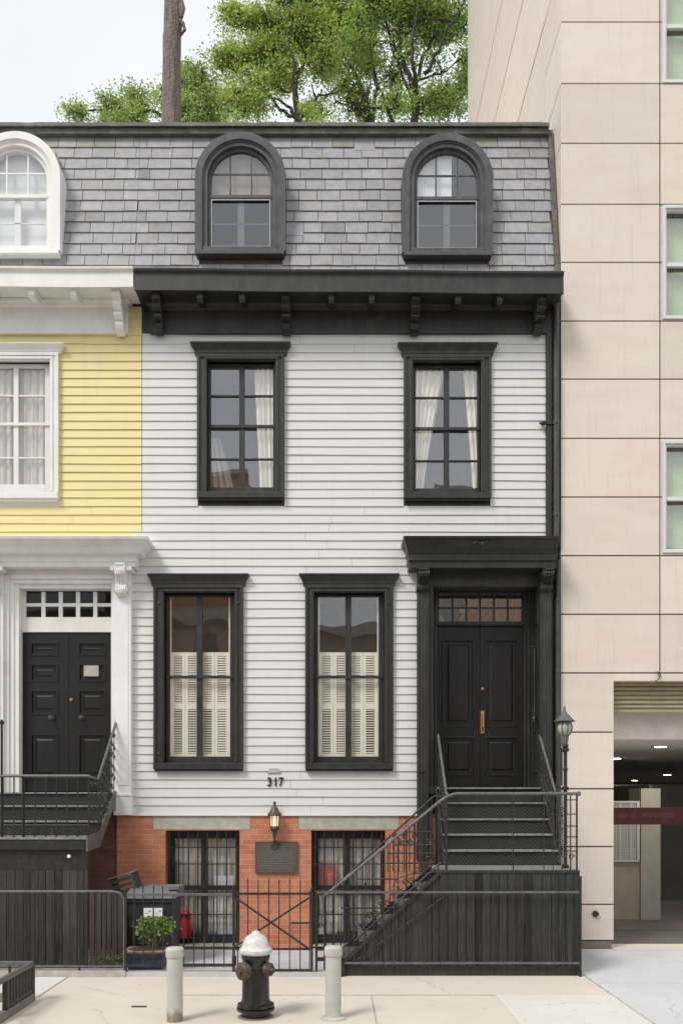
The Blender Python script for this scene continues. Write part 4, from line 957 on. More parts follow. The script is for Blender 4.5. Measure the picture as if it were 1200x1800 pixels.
for (a, b, c, d) in wins:
    mb = MB(); t = .045; y0, y1 = -.03, .13
    mb.box(a + .004, a + t, y0, y1, c + .004, d - .004); mb.box(b - t, b - .004, y0, y1, c + .004, d - .004); mb.box(a + t, b - t, y0, y1, c + .004, c + t); mb.box(a + t, b - t, y0, y1, d - t, d - .004)
    Zm = (c + d) / 2 - .0; win = mb.build('window', 'alu', pk, bevel=.003)
    mb = MB(); mb.box(a + t, a + t + .022, y0 + .02, y1, c + t, d - t); mb.box(b - t - .022, b - t, y0 + .02, y1, c + t, d - t); mb.box(a + t + .022, b - t - .022, y0 + .035, y1, Zm - .045, Zm + .012); mb.box(a + t + .022, b - t - .022, y0 + .03, y1, c + t, c + t + .02); mb.box(a + t + .022, b - t - .022, y0 + .03, y1, d - t - .03, d - t)
    mb.box(a + t + .022, b - t - .022, .06, .10, Zm - .06, Zm - .046); mb.build('sash', 'alu', win, bevel=.002)
    mb = MB(); mb.box(a + t + .022, a + t + .045, .055, .07, c + t + .02, d - t - .03); mb.box(a + t + .045, b - t - .03, .055, .07, d - t - .07, d - t - .03); mb.box(a + t + .045, b - t - .03, .055, .07, Zm - .085, Zm - .045); mb.box(a + t + .045, b - t - .03, .055, .07, c + t + .02, c + t + .035); mb.build('gasket', 'garage_dark', win)
    MB().sheet(a + t, b - t, .075, c + t, d - t).build('glass', 'glass_green', win)
    MB().box(a + t + .06, b - t - .03, .17, .175, c + t + .04, d - t - .0).build('blind_or_reflection', 'blind', win)
    mb = MB(); room(mb, a, b, c, d, .14, .9); mb.build('inner_room', 'blind', win)
# garage entrance
gx0 = GO[0]; mb = MB()
mb.box(gx0 - .12, gx0 - .002, .16, 3.4, 0.0, 3.9); mb.box(XE, XE + .2, .16, 3.4, 0, 3.9); mb.build('garage_jamb', 'garage_wall', pk)
zt_, zb_ = wz(1199, .16), wz(1247, .16); mb = MB(); n = 6
for k in range(n):
    a = zb_ + (zt_ - zb_) * k / n; b = zb_ + (zt_ - zb_) * (k + 1) / n
    mb.prism([(.18, a + .004), (.145, a + .014), (.135, (a + b) / 2), (.145, b - .012), (.18, b - .002)], gx0, XE, 'yz')
mb.box(gx0, XE, .15, .18, zb_ - .045, zb_ - .002)
mb.build('roller_shutter', 'shutter_metal', pk, bevel=.002)
zbm = 3.01
MB().box(gx0 - .1, XE, .45, .65, zbm, 4.2).build('garage_beam', 'garage_wall', pk)
MB().box(gx0 - 1.5, 24, .651, 31, zbm, zbm + .15).build('garage_ceiling', 'ceiling', pk)
MB().box(gx0 - .1, XE, .19, .449, 3.9, 4.0).build('garage_soffit', 'garage_wall', pk)
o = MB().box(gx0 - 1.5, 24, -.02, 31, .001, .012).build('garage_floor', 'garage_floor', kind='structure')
MB().box(gx0 - .02, XE, -.16, .35, .0, .016).build('garage_threshold', 'walk', kind='structure')
mb = MB(); mb.box(gx0 - .6, gx0 - .2, 2.95, 3.1, 0, zbm); mb.box(gx0 - .2, wx(1124, 2.95), 2.95, 3.1, 0.01, wz(1516, 2.95)); mb.build('low_wall', 'garage_brown', pk)
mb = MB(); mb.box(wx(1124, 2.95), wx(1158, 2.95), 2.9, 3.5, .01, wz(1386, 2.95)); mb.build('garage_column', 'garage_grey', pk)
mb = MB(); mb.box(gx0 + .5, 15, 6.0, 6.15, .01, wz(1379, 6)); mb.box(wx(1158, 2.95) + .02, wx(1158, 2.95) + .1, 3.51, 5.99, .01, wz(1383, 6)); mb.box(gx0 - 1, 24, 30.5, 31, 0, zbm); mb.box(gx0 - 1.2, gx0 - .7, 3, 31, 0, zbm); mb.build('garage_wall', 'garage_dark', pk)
a, b, c, d = wx(1066, 2.93), wx(1123, 2.93), wz(1515, 2.93), wz(1408, 2.93); mb = MB(); Y = 2.93
mb.box(a, b, Y - .02, Y + .02, c, c + .04); mb.box(b - .05, b, Y - .02, Y + .02, c + .04, d); mb.box(a, b - .05, Y - .02, Y + .02, d - .03, d)
for X in (wx(1089, Y), wx(1108, Y)): mb.box(X - .015, X + .015, Y - .015, Y + .02, c + .04, d - .03)
sc_ = mb.build('window', 'screen', pk)
mb = MB()
for k in range(14): X = a + (b - a - .05) * (k + .5) / 14; mb.box(X - .006, X + .006, Y - .004, Y + .004, c + .04, d - .03)
for k in range(20): Z = c + .04 + (d - c - .07) * (k + .5) / 20; mb.box(a, b - .05, Y - .006, Y + .002, Z - .005, Z + .005)
mb.build('grille', 'screen', sc_)
MB().box(a, b - .05, Y + .024, Y + .03, c + .04, d - .03).build('glass', 'blind', sc_)
sg = thing('hanging_sign', (5.5, 1.9, 1.9), 'dark red sign strip with faded lettering hung across the garage entrance', 'sign')
Y = 1.9; sx0, sx1, sz0, sz1 = gx0 + .02, 7.5, wz(1449.5, Y), wz(1419.5, Y)
MB().box(sx0, sx1, Y, Y + .03, sz0, sz1).build('board', 'signred', sg, bevel=.003)
mb = MB(); x = wx(1080, Y); rr = random.Random(5); zc_ = wz(1433, Y); word = [4, 1, 2, 1, 9]
for wl in (4, 2, 10):
    for k in range(wl):
        hgt = rr.choice((.06, .075, .085)); mb.box(x, x + .011, Y - .004, Y + .001, zc_ - hgt / 2, zc_ + hgt / 2)
        if rr.random() < .6: zz = zc_ + rr.choice((-.03, .0, .03)); mb.box(x + .011, x + .032, Y - .0035, Y + .001, zz - .006, zz + .006)
        if rr.random() < .6: mb.box(x + .032, x + .042, Y - .004, Y + .001, zc_ - hgt / 2, zc_ + hgt / 2)
        x += .054
    x += .06
mb.build('lettering', 'signtext', sg)
mb = MB()
for X in (sx0 + .3, 5.9, 7.2): mb.tube([(X, Y + .015, sz1 - .01), (X, Y + .015, zbm + .001)], .006, 6)
mb.build('hanging_rod', 'iron', sg)
for px, py, lab in ((1160, 1311.5, 'nearest lit round ceiling lamp in the garage entrance'), (1080, 1332.5, 'lit ceiling lamp half hidden by the pink pillar'), (1172, 1361.5, 'small lit ceiling lamp deep in the garage, lower right'), (1114, 1371.5, 'faint farthest ceiling lamp deep in the garage')):
    D = (zbm - EYE) * FPX / (CY - py); Y = CAMY + D; X = wx(px, Y); sz = .115 if py < 1320 else .15
    l = thing('ceiling_lamp', (X, Y, zbm), lab, 'ceiling lamp', 'round ceiling lamps in the garage entrance')
    MB().lathe([(sz * .8, zbm - .012), (sz * 1.3, zbm - .012), (sz * 1.3, zbm - .001), (sz * .8, zbm - .001)], (X, Y, 0), 24).build('rim', 'screen', l)
    MB().lathe([(.0, zbm - .018), (sz * .78, zbm - .018), (sz * .78, zbm - .0125), (0, zbm - .0125)], (X, Y, 0), 20).build('diffuser', 'lamp_disc', l)
    ld = bpy.data.lights.new('lamp_light', 'AREA'); ld.shape = 'DISK'; ld.size = sz * 1.5; ld.energy = 14; ld.color = (1, .92, .80)
    lo = bpy.data.objects.new('lamp_light', ld); COL.objects.link(lo); lo.parent = l; lo.location = (0, 0, -.03)

# ------------------------------------------------------------------ iron stoops
def baluster(x, y, z0, z1, par, r=.0075, ring=True, knob=True):
    mb = MB(); mb.tube([(x, y, z0), (x, y, z1)], r, 6)
    h = z1 - z0
    if knob: 
        for u in (.28, .72): mb.lathe([(r, z0 + h * u - .02), (r * 2, z0 + h * u - .01), (r * 2.2, z0 + h * u), (r * 2, z0 + h * u + .01), (r, z0 + h * u + .02)], (x, y, 0), 6)
    return mb.build('baluster', 'iron', par)
def scroll(mb, c, r, plane, turns=1.4, rr=.006, flip=1):
    pts = []; n = 14
    for i in range(n + 1):
        t = i / n; a = flip * turns * 2 * math.pi * t; q = r * (1 - .75 * t); u, v = q * math.cos(a), q * math.sin(a)
        pts.append((c[0] + u, c[1], c[2] + v) if plane == 'xz' else (c[0], c[1] + u, c[2] + v))
    mb.tube(pts, rr, 5)
ZR = [1.264, 1.46, 1.66, 1.86, 2.08, 2.29]; SX0, SX1 = 1.44, 2.945
st = thing('stoop', (2.1, -1.0, 0), 'black iron dogleg stoop with boarded side rising to the black double doors', 'stoop')
def riser(x0, x1, y, z0, z1, par, tread_back):
    MB().box(x0, x1, y, y + .02, z0, z1 - .022).build('riser', 'lattice', par)
    mb = MB(); mb.box(x0 - .01, x1 + .01, y - .028, tread_back, z1 - .022, z1); return mb.build('tread', 'iron_worn', par, bevel=.004)
for i in range(5):
    y = -1.0 + .23 * i; riser(SX0 + .02, SX1 - .03, y, ZR[i] + .001, ZR[i + 1], st, (y + .23 if i < 4 else .28))
PXL = 1.264
mb = MB(); mb.box(PXL - .02, SX1 + .01, -1.83, -.98, ZR[0] - .03, ZR[0]); mb.build('landing', 'iron_worn', st, bevel=.004)
tw = .235
for k in range(1, 6):
    x0 = PXL - tw * (6 - k); z = .21 * k
    mb = MB(); mb.box(x0 - .02, x0 + tw + .02, -1.79, -1.0, z - .022, z); mb.build('tread', 'rail', st, bevel=.004)
    MB().box(x0, x0 + .015, -1.79, -1.0, z - .21 + .002, z - .022).build('riser', 'iron', st)
MB().box(PXL - .001, PXL + .016, -1.79, -1.0, .21 * 5 + .002, ZR[0] - .031).build('riser', 'iron', st)
# side stringers of the lower flight and upper flight
def sloped(mb, x0, z0, x1, z1, y0, y1, hh): mb.prism([(x0, z0 - hh), (x1, z1 - hh), (x1, z1), (x0, z0)], y0, y1)
mb = MB(); sloped(mb, .05, .13, PXL + .02, ZR[0] + .02, -1.02, -.99, .24); mb.build('stringer', 'iron', st)
mb = MB(); mb.prism([(-1.0, 1.0), (.0, 1.95), (.0, 2.31), (-.1, 2.31), (-1.03, 1.30), (-1.03, 1.0)], SX0 - .01, SX0 + .015, 'yz'); mb.build('stringer', 'iron', st); mb = MB(); mb.prism([(-1.0, 1.0), (.0, 1.95), (.0, 2.31), (-.1, 2.31), (-1.03, 1.30), (-1.03, 1.0)], SX1 - .03, SX1 - .005, 'yz'); mb.build('stringer', 'iron', st)
MB().box(SX0 - .005, SX1 - .03, -.03, -.012, .0, 2.26).build('back_panel', 'wood_black', st)
MB().box(SX0, SX0 + .02, -.98, -.03, .0, 1.0).build('side_panel', 'wood_black', st)
# boarded street side: individual planks cut to the slope
Y0 = -1.835; mb = MB(); x = .10; xr = SX1 + .005
def topz(x): return min(1.233, .17 + (x - .10) * (1.233 - .13) / (PXL + .02 - .10))
while x < xr - .01:
    w_ = random.uniform(.085, .115); x2 = min(x + w_, xr); t = random.gauss(1, .28); g_ = .003; yo = random.uniform(0, .006)
    vs = [(x + g_, Y0 + yo, .10), (x2 - g_, Y0 + yo, .10), (x2 - g_, Y0 + yo, topz(x2)), (x + g_, Y0 + yo, topz(x)), (x + g_, Y0 + .03, .10), (x2 - g_, Y0 + .03, .10), (x2 - g_, Y0 + .03, topz(x2)), (x + g_, Y0 + .03, topz(x))]
    mb.add(vs, [(0, 1, 2, 3), (7, 6, 5, 4), (1, 5, 6, 2), (4, 0, 3, 7), (3, 2, 6, 7), (0, 4, 5, 1)], (t, t, t * random.uniform(.92, 1.02))); x = x2
mb.add([(.12, Y0 + .032, .1), (xr, Y0 + .032, .1), (xr, Y0 + .032, 1.22), (PXL, Y0 + .032, 1.22)], [(0, 1, 2, 3)], .3)
sp_ = mb.build('side_panel', 'planks', st)
mb = MB(); mb.box(.08, SX1 + .02, Y0 - .015, Y0 + .06, .0, .11); mb.box(PXL - .1, SX1 + .012, Y0 - .012, -1.79, 1.234, ZR[0] + .004)
mb.obox((.10, Y0 - .005, .135), (PXL + .02, Y0 - .005, 1.245), .035, .04, (0, 1, 0)); mb.build('trim', 'wood_black', st, bevel=.004)
mb = MB(); mb.box(SX1 - .0, SX1 + .02, -1.80, -.05, .0, 1.234); mb.build('end_panel', 'wood_black', st)
mb = MB(); mb.tube([wp(782, 1574, -1.87), wp(608, 1702, -1.87)], .011, 8); mb.build('brace_rod', 'iron', st)
# street-side handrail: sloping, then level along the landing
YR = -1.77; hp = [(wx(568, YR), YR, wz(1577, YR)), (wx(770, YR), YR, wz(1411, YR)), (wx(785, YR), YR, wz(1400, YR)), (wx(801, YR), YR, wz(1395, YR)), (wx(1016, YR), YR, wz(1395, YR))]
mb = MB(); mb.tube(hp, .020, 10); mb.lathe([(.0, hp[-1][2] - .032), (.026, hp[-1][2] - .02), (.030, hp[-1][2]), (.026, hp[-1][2] + .02), (0, hp[-1][2] + .032)], (hp[-1][0], YR, 0), 12)
rl = mb.build('railing', 'rail', st, smooth=True)
def hz(x): 
    for (a, b) in zip(hp[:-1], hp[1:]):
        if a[0] <= x <= b[0]: return a[2] + (b[2] - a[2]) * (x - a[0]) / (b[0] - a[0])
    return hp[-1][2]
x = hp[0][0] + .02; k = 0
MB().tube([(hp[0][0] + .02, YR, .0), (hp[0][0] + .02, YR, hp[0][2])], .016, 8).build('post', 'iron', rl)
while x < 1.30:
    x += .098; zb = max(.02, topz(x) + .02); baluster(x, YR, zb, hz(x) - .01, rl, knob=(k % 2 == 0)); k += 1
mb = MB()       # lower inclined bar and pierced lattice band under the handrail
mb.tube([(.25, YR, .40), (1.30, YR, 1.36)], .010, 6)
for py, x0p in ((1462, 716), (1485, 690), (1500, 682), (1517, 678), (1545, 628), (1568, 612), (1596, 600)):
    X0, X1, Z = wx(x0p, YR), wx(764 if py < 1530 else 700, YR), wz(py, YR)
    X0 = max(X0, .1); X1 = X1 if py < 1530 else min(X1, .1 + (Z - .13) / (1.103 / 1.184)) 
    if X1 > X0 + .1: mb.tube([(X0, YR, Z), (X1, YR, Z)], .011, 6)
for k in range(9):
    X = wx(681 + k * 9.6, YR); mb.tube([(X, YR, max(topz(X) + .03, wz(1532, YR))), (X, YR, hz(X) - .02)], .0085, 6)
for k in range(8): scroll(mb, (wx(694 + 8.5 * k, YR), YR, wz(1470 + (k % 2) * 8, YR)), .034, 'xz', rr=.008, flip=(-1) ** k)
for k in range(14): scroll(mb, (.22 + .072 * k, YR, .46 + .067 * k + .07 * (k % 2)), .045, 'xz', rr=.008, flip=(-1) ** k)
arc = [(wx(690, YR) + .30 * (1 - math.cos(t * math.pi / 2)) , YR, wz(1560, YR) + .17 * math.sin(t * math.pi / 2)) for t in (0, .25, .5, .75, 1)]
mb.tube(arc + [(arc[-1][0] + .25, YR, arc[-1][2])], .008, 6)
mb.build('lattice', 'iron', rl)
for pxp, r_ in ((784, .014), (901, .008), (1013, .012), (1002, .008)):
    MB().tube([(wx(pxp, YR), YR, ZR[0] + .002), (wx(pxp, YR), YR, hp[-1][2] - .01)], r_, 8).build('post', 'iron', rl)
for k in range(3): baluster(wx(955 + 16 * k, YR), YR, ZR[0], hp[-1][2] - .01, rl, r=.006)
mb = MB()
for py in (1406, 1431, 1452, 1471, 1496): Z = wz(py, YR); mb.tube([(wx(996, YR), YR, Z), (wx(1013, YR), YR, Z)], .008, 6)
scroll(mb, (wx(1004, YR), YR, wz(1506, YR)), .04, 'xz'); scroll(mb, (wx(990, YR), YR, wz(1500, YR)), .05, 'xz', flip=-1)
for k in range(5): scroll(mb, (wx(985, YR), YR, wz(1425 + 18 * k, YR)), .045, 'xz', flip=(-1) ** k)
mb.build('scrollwork', 'iron', rl)
# rear handrail of the lower flight, against the house
YB = -1.02; mb = MB(); q = [(.05, YB, 1.02), (1.30, YB, 2.16), (1.44, YB, 2.16)]; mb.tube(q, .013, 8); rb = mb.build('railing', 'iron', st, smooth=True)
for k in range(8): X = .15 + .16 * k; baluster(X, YB, topz(X) + .02, 1.02 + (X - .05) * (1.14 / 1.25), rb, r=.006, knob=False)
# cheek railings of the upper flight
for sx, x_ in ((0, 1.475), (1, 2.905)):
    p0 = (x_, -.06, wz(1293, -.06)); p1 = (x_, -.86, wz(1386, -.86)); p2 = (x_, -1.0, 2.17)
    mb = MB(); mb.tube([p0, p1, p2], .018, 8); mb.lathe([(.0, p0[2] - .02), (.024, p0[2]), (0, p0[2] + .03)], (x_, -.06, 0), 8); rc = mb.build('railing', 'rail', st, smooth=True)
    for k in range(8):
        y = -.08 - .125 * k; u = (-.06 - y) / .80; zt2 = p0[2] + (p1[2] - p0[2]) * min(u, 1); zb2 = ZR[0] + (ZR[5] - ZR[0]) * (1 + (y + .08) / .92) ; zb2 = max(ZR[0], min(ZR[5], zb2))
        baluster(x_, y, zb2, zt2 - .01, rc, r=.007)
    mb = MB()
    for k in range(6):
        y = -.14 - .125 * k; u = (-.06 - y) / .8; zt2 = p0[2] + (p1[2] - p0[2]) * u
        scroll(mb, (x_, y, zt2 - .12), .05, 'yz', flip=(-1) ** k); scroll(mb, (x_, y, zt2 - .26), .045, 'yz', flip=-(-1) ** k); scroll(mb, (x_, y, zt2 - .42), .05, 'yz', flip=(-1) ** k)
    mb.build('scrollwork', 'iron', rc)

# lamp post on the landing
lx, ly = wx(993, -1.45), -1.45
lp = thing('lamp_post', (lx, ly, ZR[0]), 'slim iron lamp post with caged glass globe at the right of the stoop landing', 'lamp post')
zt_ = wz(1321, ly); mb = MB(); mb.tube([(lx, ly, ZR[0]), (lx, ly, zt_)], .022, 10)
for z, r_ in ((ZR[0] + .02, .045), (wz(1386, ly), .045), (wz(1352, ly), .03), (wz(1318, ly), .05), (wz(1311, ly), .04)): mb.lathe([(.022, z - .03), (r_, z - .012), (r_, z + .012), (.022, z + .03)], (lx, ly, 0), 12)
mb.tube([(lx - .045, ly, wz(1380, ly)), (lx - .045, ly, wz(1315, ly))], .009, 6)
mb.build('post', 'iron', lp, smooth=True)
mb = MB(); zc, rg = wz(1280, ly), .092
MB().lathe([(rg * math.sin(math.pi * k / 10), zc - 1.15 * rg * math.cos(math.pi * k / 10)) for k in range(1, 10)], (lx - .012, ly, 0), 20).build('globe', 'pane_frost', lp, smooth=True)
for k in range(8):
    a = 2 * math.pi * k / 8 + .2; mb.tube([(lx - .012 + (rg + .008) * math.sin(math.pi * j / 8) * math.cos(a), ly + (rg + .008) * math.sin(math.pi * j / 8) * math.sin(a), zc - 1.2 * rg * math.cos(math.pi * j / 8)) for j in range(1, 8)], .0065, 5)
mb.lathe([(.03, wz(1312, ly)), (.045, wz(1306, ly)), (.055, zc - 1.05 * rg), (.03, zc - .9 * rg)], (lx - .012, ly, 0), 14)
mb.build('cage', 'verdigris', lp)
zt2 = zc + rg * .85; MB().lathe([(.125, zt2), (.13, zt2 + .012), (.10, zt2 + .035), (.06, zt2 + .085), (.03, zt2 + .11), (.02, zt2 + .135), (.012, zt2 + .19), (.0, zt2 + .20)], (lx - .012, ly, 0), 18).build('cap', 'verdigris', lp, smooth=True)

# yellow house stoop
s2 = thing('stoop', (-4.2, -.8, 0), 'black iron stoop with scrolled railing below the white portico of the yellow house', 'stoop')
ZL = [1.65, 1.84, 2.04, 2.22]; LX0, LX1 = -5.4, -3.07
for i in range(3):
    y = -.92 + .27 * i; riser(LX0 + .02, LX1 - .02, y, ZL[i] + .001, ZL[i + 1], s2, (y + .27 if i < 2 else .14))
MB().box(LX0, LX1, -1.50, -.90, 1.62, 1.65).build('landing', 'iron_worn', s2, bevel=.004)
mb = MB(); mb.box(LX0, LX1, -1.49, -.2, 1.49, 1.618); mb.build('fascia', 'iron', s2, bevel=.005)
mb = MB(); mb.prism([(-1.50, 1.47), (-.95, 1.50), (-.30, 1.98), (-.02, 1.98), (-.02, 2.24), (-.2, 2.24), (-.95, 1.70), (-1.50, 1.66)], LX1 + .001, LX1 + .022, 'yz'); mb.build('stringer', 'rail', s2)
mb = MB(); mb.box(LX0, wx(155, -1.44), -1.44, -1.3, wz(1530, -1.44), 1.488); mb.build('beam', 'iron', s2, bevel=.005)
MB().lathe([(.0, -1.462), (.022, -1.46), (.024, -1.441)], (wx(122, -1.44), 0, wz(1505, -1.44)), 14, 'y').build('lamp', 'paper', s2)
mb = MB(); x = LX0; Yp = -1.46
while x < wx(155, Yp) - .01:
    w_ = random.uniform(.08, .11); x2 = min(x + w_, wx(155, Yp)); t = random.gauss(1, .35); mb.box(x + .003, x2 - .003, Yp + random.uniform(0, .01), Yp + .03, .03, 1.235, (t * 1.05, t, t * .93)); x = x2
mb.box(LX0, wx(154, Yp), Yp + .032, Yp + .04, .03, 1.235, .3)
mb.build('side_panel', 'planks', s2)
YQ = -1.45; zr = wz(1364, YQ); e0 = (wx(156, YQ), YQ, zr); e1 = (wx(173, -.93), -.93, wz(1370, -.93)); e2 = (wx(205, -.06), -.06, wz(1268, -.06))
mb = MB(); mb.tube([(LX0, YQ, zr), e0, e1, e2], .019, 8); mb.lathe([(.01, e2[2] - .02), (.022, e2[2] + .01), (.012, e2[2] + .04), (.02, e2[2] + .06), (0, e2[2] + .09)], (e2[0], -.06, 0), 8)
rl2 = mb.build('railing', 'rail', s2, smooth=True)
xx = e0[0]; 
while xx > -5.1: baluster(xx, YQ, 1.65, zr - .01, rl2, r=.0075, knob=False); xx -= .133
px_ = wx(3.5, YQ); MB().tube([(px_, YQ, 1.62), (px_, YQ, wz(1272, YQ))], .016, 8).lathe([(.016, wz(1274, YQ)), (.03, wz(1272, YQ)), (.03, wz(1268, YQ)), (0, wz(1264, YQ))], (px_, YQ, 0), 10).build('post', 'iron', rl2)
MB().tube([(wx(41, YQ), YQ - .01, 1.50), (wx(41, YQ), YQ - .01, zr)], .012, 8).build('post', 'iron', rl2)
for k in range(9):
    y = -.08 - .105 * k; u = (-.06 - y) / .87; zt3 = e2[2] + (e1[2] - e2[2]) * min(1, u); zb3 = 2.22 - .58 * min(1, u); baluster(e2[0] + (e1[0] - e2[0]) * u, y, zb3, zt3 - .01, rl2, r=.007)
mb = MB()
for k in range(7):
    y = -.14 - .11 * k; u = (-.06 - y) / .87; zt3 = e2[2] + (e1[2] - e2[2]) * u
    for j in range(5): scroll(mb, (-3.07, y, zt3 - .14 - .15 * j), .05, 'yz', flip=(-1) ** (k + j), rr=.0055)
for k in range(10):
    X = e0[0] - .06 - .133 * k; scroll(mb, (X, YQ, 1.73), .045, 'xz', flip=(-1) ** k, rr=.006)
    if k < 10: mb.tube([(X + .05 * math.cos(a * .7), YQ, 1.66 + .05 * math.sin(a * .7)) for a in range(9)], .004, 5, closed=True)
for k in range(5):
    for j in range(5): scroll(mb, (e0[0] + .0 + .0 * k, YQ + .11 * k + .03, 1.72 + .15 * j), .045, 'yz', flip=(-1) ** (k + j), rr=.005)
mb.tube([(LX0, YQ, 1.80), (e0[0], YQ, 1.80)], .006, 6)
mb.build('scrollwork', 'iron', rl2)

# ------------------------------------------------------------------ kerb stone and iron fences
YF = -1.90
MB().box(-8, wx(222, YF), YF - .04, YF + .12, 0.0, .075).build('fence_kerb', 'curb', kind='structure')
MB().box(wx(222, YF) + .002, .08, YF - .03, YF + .10, 0.0, .06).build('fence_kerb', 'concrete', kind='structure')
MB().box(-3.0, .05, YF + .14, -.01, .0005, .012).build('areaway', 'concrete', kind='structure')
fl = thing('iron_fence', (-4, YF, 0), 'low iron fence with rounded end rail in front of the black boards at left', 'fence')
mb = MB(); zr = wz(1567, YF); xe = wx(219, YF); mb.tube([(-6.2, YF, zr), (xe - .13, YF, zr), (xe - .05, YF, zr - .02), (xe, YF, zr - .09), (xe, YF, .03)], .016, 8); mb.build('top_rail', 'rail', fl, smooth=True)
MB().box(-6.2, xe - .02, YF - .013, YF + .013, wz(1700, YF), wz(1696.5, YF)).build('bottom_rail', 'rail', fl)
x = xe - .13
while x > -5.0: MB().tube([(x, YF, wz(1698, YF)), (x, YF, zr)], .009, 6).build('picket', 'iron', fl); x -= .105
MB().tube([(wx(140, YF), YF, .05), (wx(140, YF), YF, zr)], .014, 6).build('post', 'iron', fl)
# solid board fence strip between stoop and bin, set back
bf = thing('board_fence', (-2.9, -1.5, 0), 'dark brown weathered board screen between the left stoop and the bin', 'fence')
mb = MB(); x = wx(157, -1.5)
while x < wx(217, -1.5) - .01: x2 = min(x + random.uniform(.055, .085), wx(217, -1.5)); t = random.gauss(1., .25); mb.box(x + .006, x2 - .006, -1.5 + random.uniform(0, .012), -1.47, .04, wz(1571, -1.5) + random.uniform(-.02, .02), (t * 1.7, t * 1.15, t)); x = x2
mb.build('boards', 'planks', bf); MB().box(wx(157, -1.5), wx(217, -1.5), -1.468, -1.44, .3, .36).build('batten', 'wood_black', bf)
fr = thing('iron_fence', (-.9, YF, 0), 'iron areaway fence with spiked pickets and crossed brace behind the hydrant', 'fence')
z1_, z0_ = wz(1572, YF), wz(1700, YF)
def picket(px, zt, par, r=.0075, spike=True, zb=None):
    X = wx(px, YF); zb = z0_ if zb is None else zb; jx = random.uniform(-.004, .004); mb = MB()
    mb.tube([(X, YF, zb), (X + jx, YF, zt - (.05 if spike else 0))], r, 6)
    if spike: mb.tube([(X + jx, YF, zt - .05), (X + jx, YF, zt - .03), (X + jx * 3, YF, zt)], [r, r * 1.3, .0015], 6)
    mb.build('picket', 'iron', par)
mb = MB(); mb.box(wx(221, YF), wx(411, YF), YF - .012, YF + .012, z1_ - .018, z1_ + .012); mb.build('top_rail', 'rail', fr, bevel=.003)
mb = MB(); mb.box(wx(221, YF), wx(411, YF), YF - .012, YF + .012, wz(1699, YF), wz(1694, YF)); mb.build('bottom_rail', 'iron', fr)
mb = MB(); mb.box(wx(323, YF), wx(411, YF), YF - .011, YF + .011, wz(1669, YF), wz(1665.5, YF)); mb.build('mid_rail', 'iron', fr)
for px in (236, 252, 270, 287, 305, 323, 341, 359, 376, 394): picket(px, wz(1556, YF) if px < 300 else z1_, fr, spike=px < 300)
for px, yt in ((221, 1568), (411, 1562), (548, 1562), (556, 1570)):
    X = wx(px, YF); mb = MB(); mb.box(X - .015, X + .015, YF - .015, YF + .015, .01, wz(yt, YF)); mb.lathe([(.0, wz(yt, YF) + .035), (.016, wz(yt, YF) + .015), (.012, wz(yt, YF) - .002)][::-1], (X, YF, 0), 8); mb.build('post', 'iron', fr, bevel=.003)
gt = thing('iron_gate', (-.7, YF, 0), 'iron gate with crossed diagonal bars and curved spike tops before the brick wall', 'gate')
a, b = wx(414, YF), wx(545.5, YF)
MB().box(a, b, YF - .012, YF + .012, wz(1573, YF), wz(1569, YF)).build('top_rail', 'iron', gt)
MB().box(a, b, YF - .010, YF + .010, wz(1670, YF), wz(1666.5, YF)).build('mid_rail', 'iron', gt)
MB().box(a, b, YF - .012, YF + .012, wz(1707, YF), wz(1703.5, YF)).build('bottom_rail', 'iron', gt)
MB().box(wx(511, YF), b, YF - .009, YF + .009, wz(1624, YF), wz(1621, YF)).build('short_rail', 'iron', gt)
for k, px in enumerate((418, 436, 454, 472, 490.5, 509, 527.5, 544)):
    picket(px, wz(1545 - (k % 2) * 2, YF) if 0 < k < 7 else wz(1566, YF), gt, spike=0 < k < 7, zb=wz(1706, YF))
mb = MB(); mb.obox(wp(411, 1576, YF - .02), wp(543, 1668, YF - .02), .022, .012, (0, 1, 0)); mb.build('brace', 'iron', gt)
mb = MB(); mb.obox(wp(545, 1577, YF - .035), wp(445, 1642, YF - .035), .022, .012, (0, 1, 0)); mb.tube([wp(447, 1641, YF - .035), wp(430, 1654, YF - .05), wp(412, 1664, YF - .03), wp(402, 1668, YF - .02)], .012, 6); mb.build('brace', 'iron', gt)
MB().lathe([(.0, YF - .05), (.02, YF - .045), (.024, YF - .02), (.02, YF + .02)], (wx(411, YF), 0, wz(1690, YF)), 10, 'y').box(wx(408, YF), wx(416, YF), YF - .03, YF - .016, wz(1697, YF), wz(1680, YF)).build('latch', 'iron', gt)
f3 = thing('iron_fence', (1.6, YF, 0), 'plain iron fence railing running before the boarded side of the stoop', 'fence')
MB().box(wx(557, YF), wx(1021, YF), YF - .011, YF + .011, wz(1570, YF), wz(1566.5, YF)).build('top_rail', 'rail', f3)
MB().box(wx(606, YF), wx(1021, YF), YF - .011, YF + .011, wz(1694.5, YF), wz(1691, YF)).build('bottom_rail', 'rail', f3)
MB().box(wx(558, YF), wx(602, YF), YF - .010, YF + .010, wz(1671, YF), wz(1667, YF)).build('mid_rail', 'iron', f3)
px = 570
while px < 1012: picket(px, wz(1568, YF), f3, spike=False, zb=wz(1694, YF) if px > 600 else wz(1706, YF), r=.0068); px += 17.4
for X, zt in ((wx(1019, YF), wz(1540, YF)), (wx(603, YF), wz(1690, YF))):
    mb = MB(); mb.box(X - .014, X + .014, YF - .014, YF + .014, .0, zt); mb.build('post', 'iron', f3, bevel=.003)
mb = MB(); mb.box(wx(558, YF), wx(600, YF), YF + .01, YF + .03, wz(1690, YF), wz(1683, YF)); mb.build('short_rail', 'iron', f3)

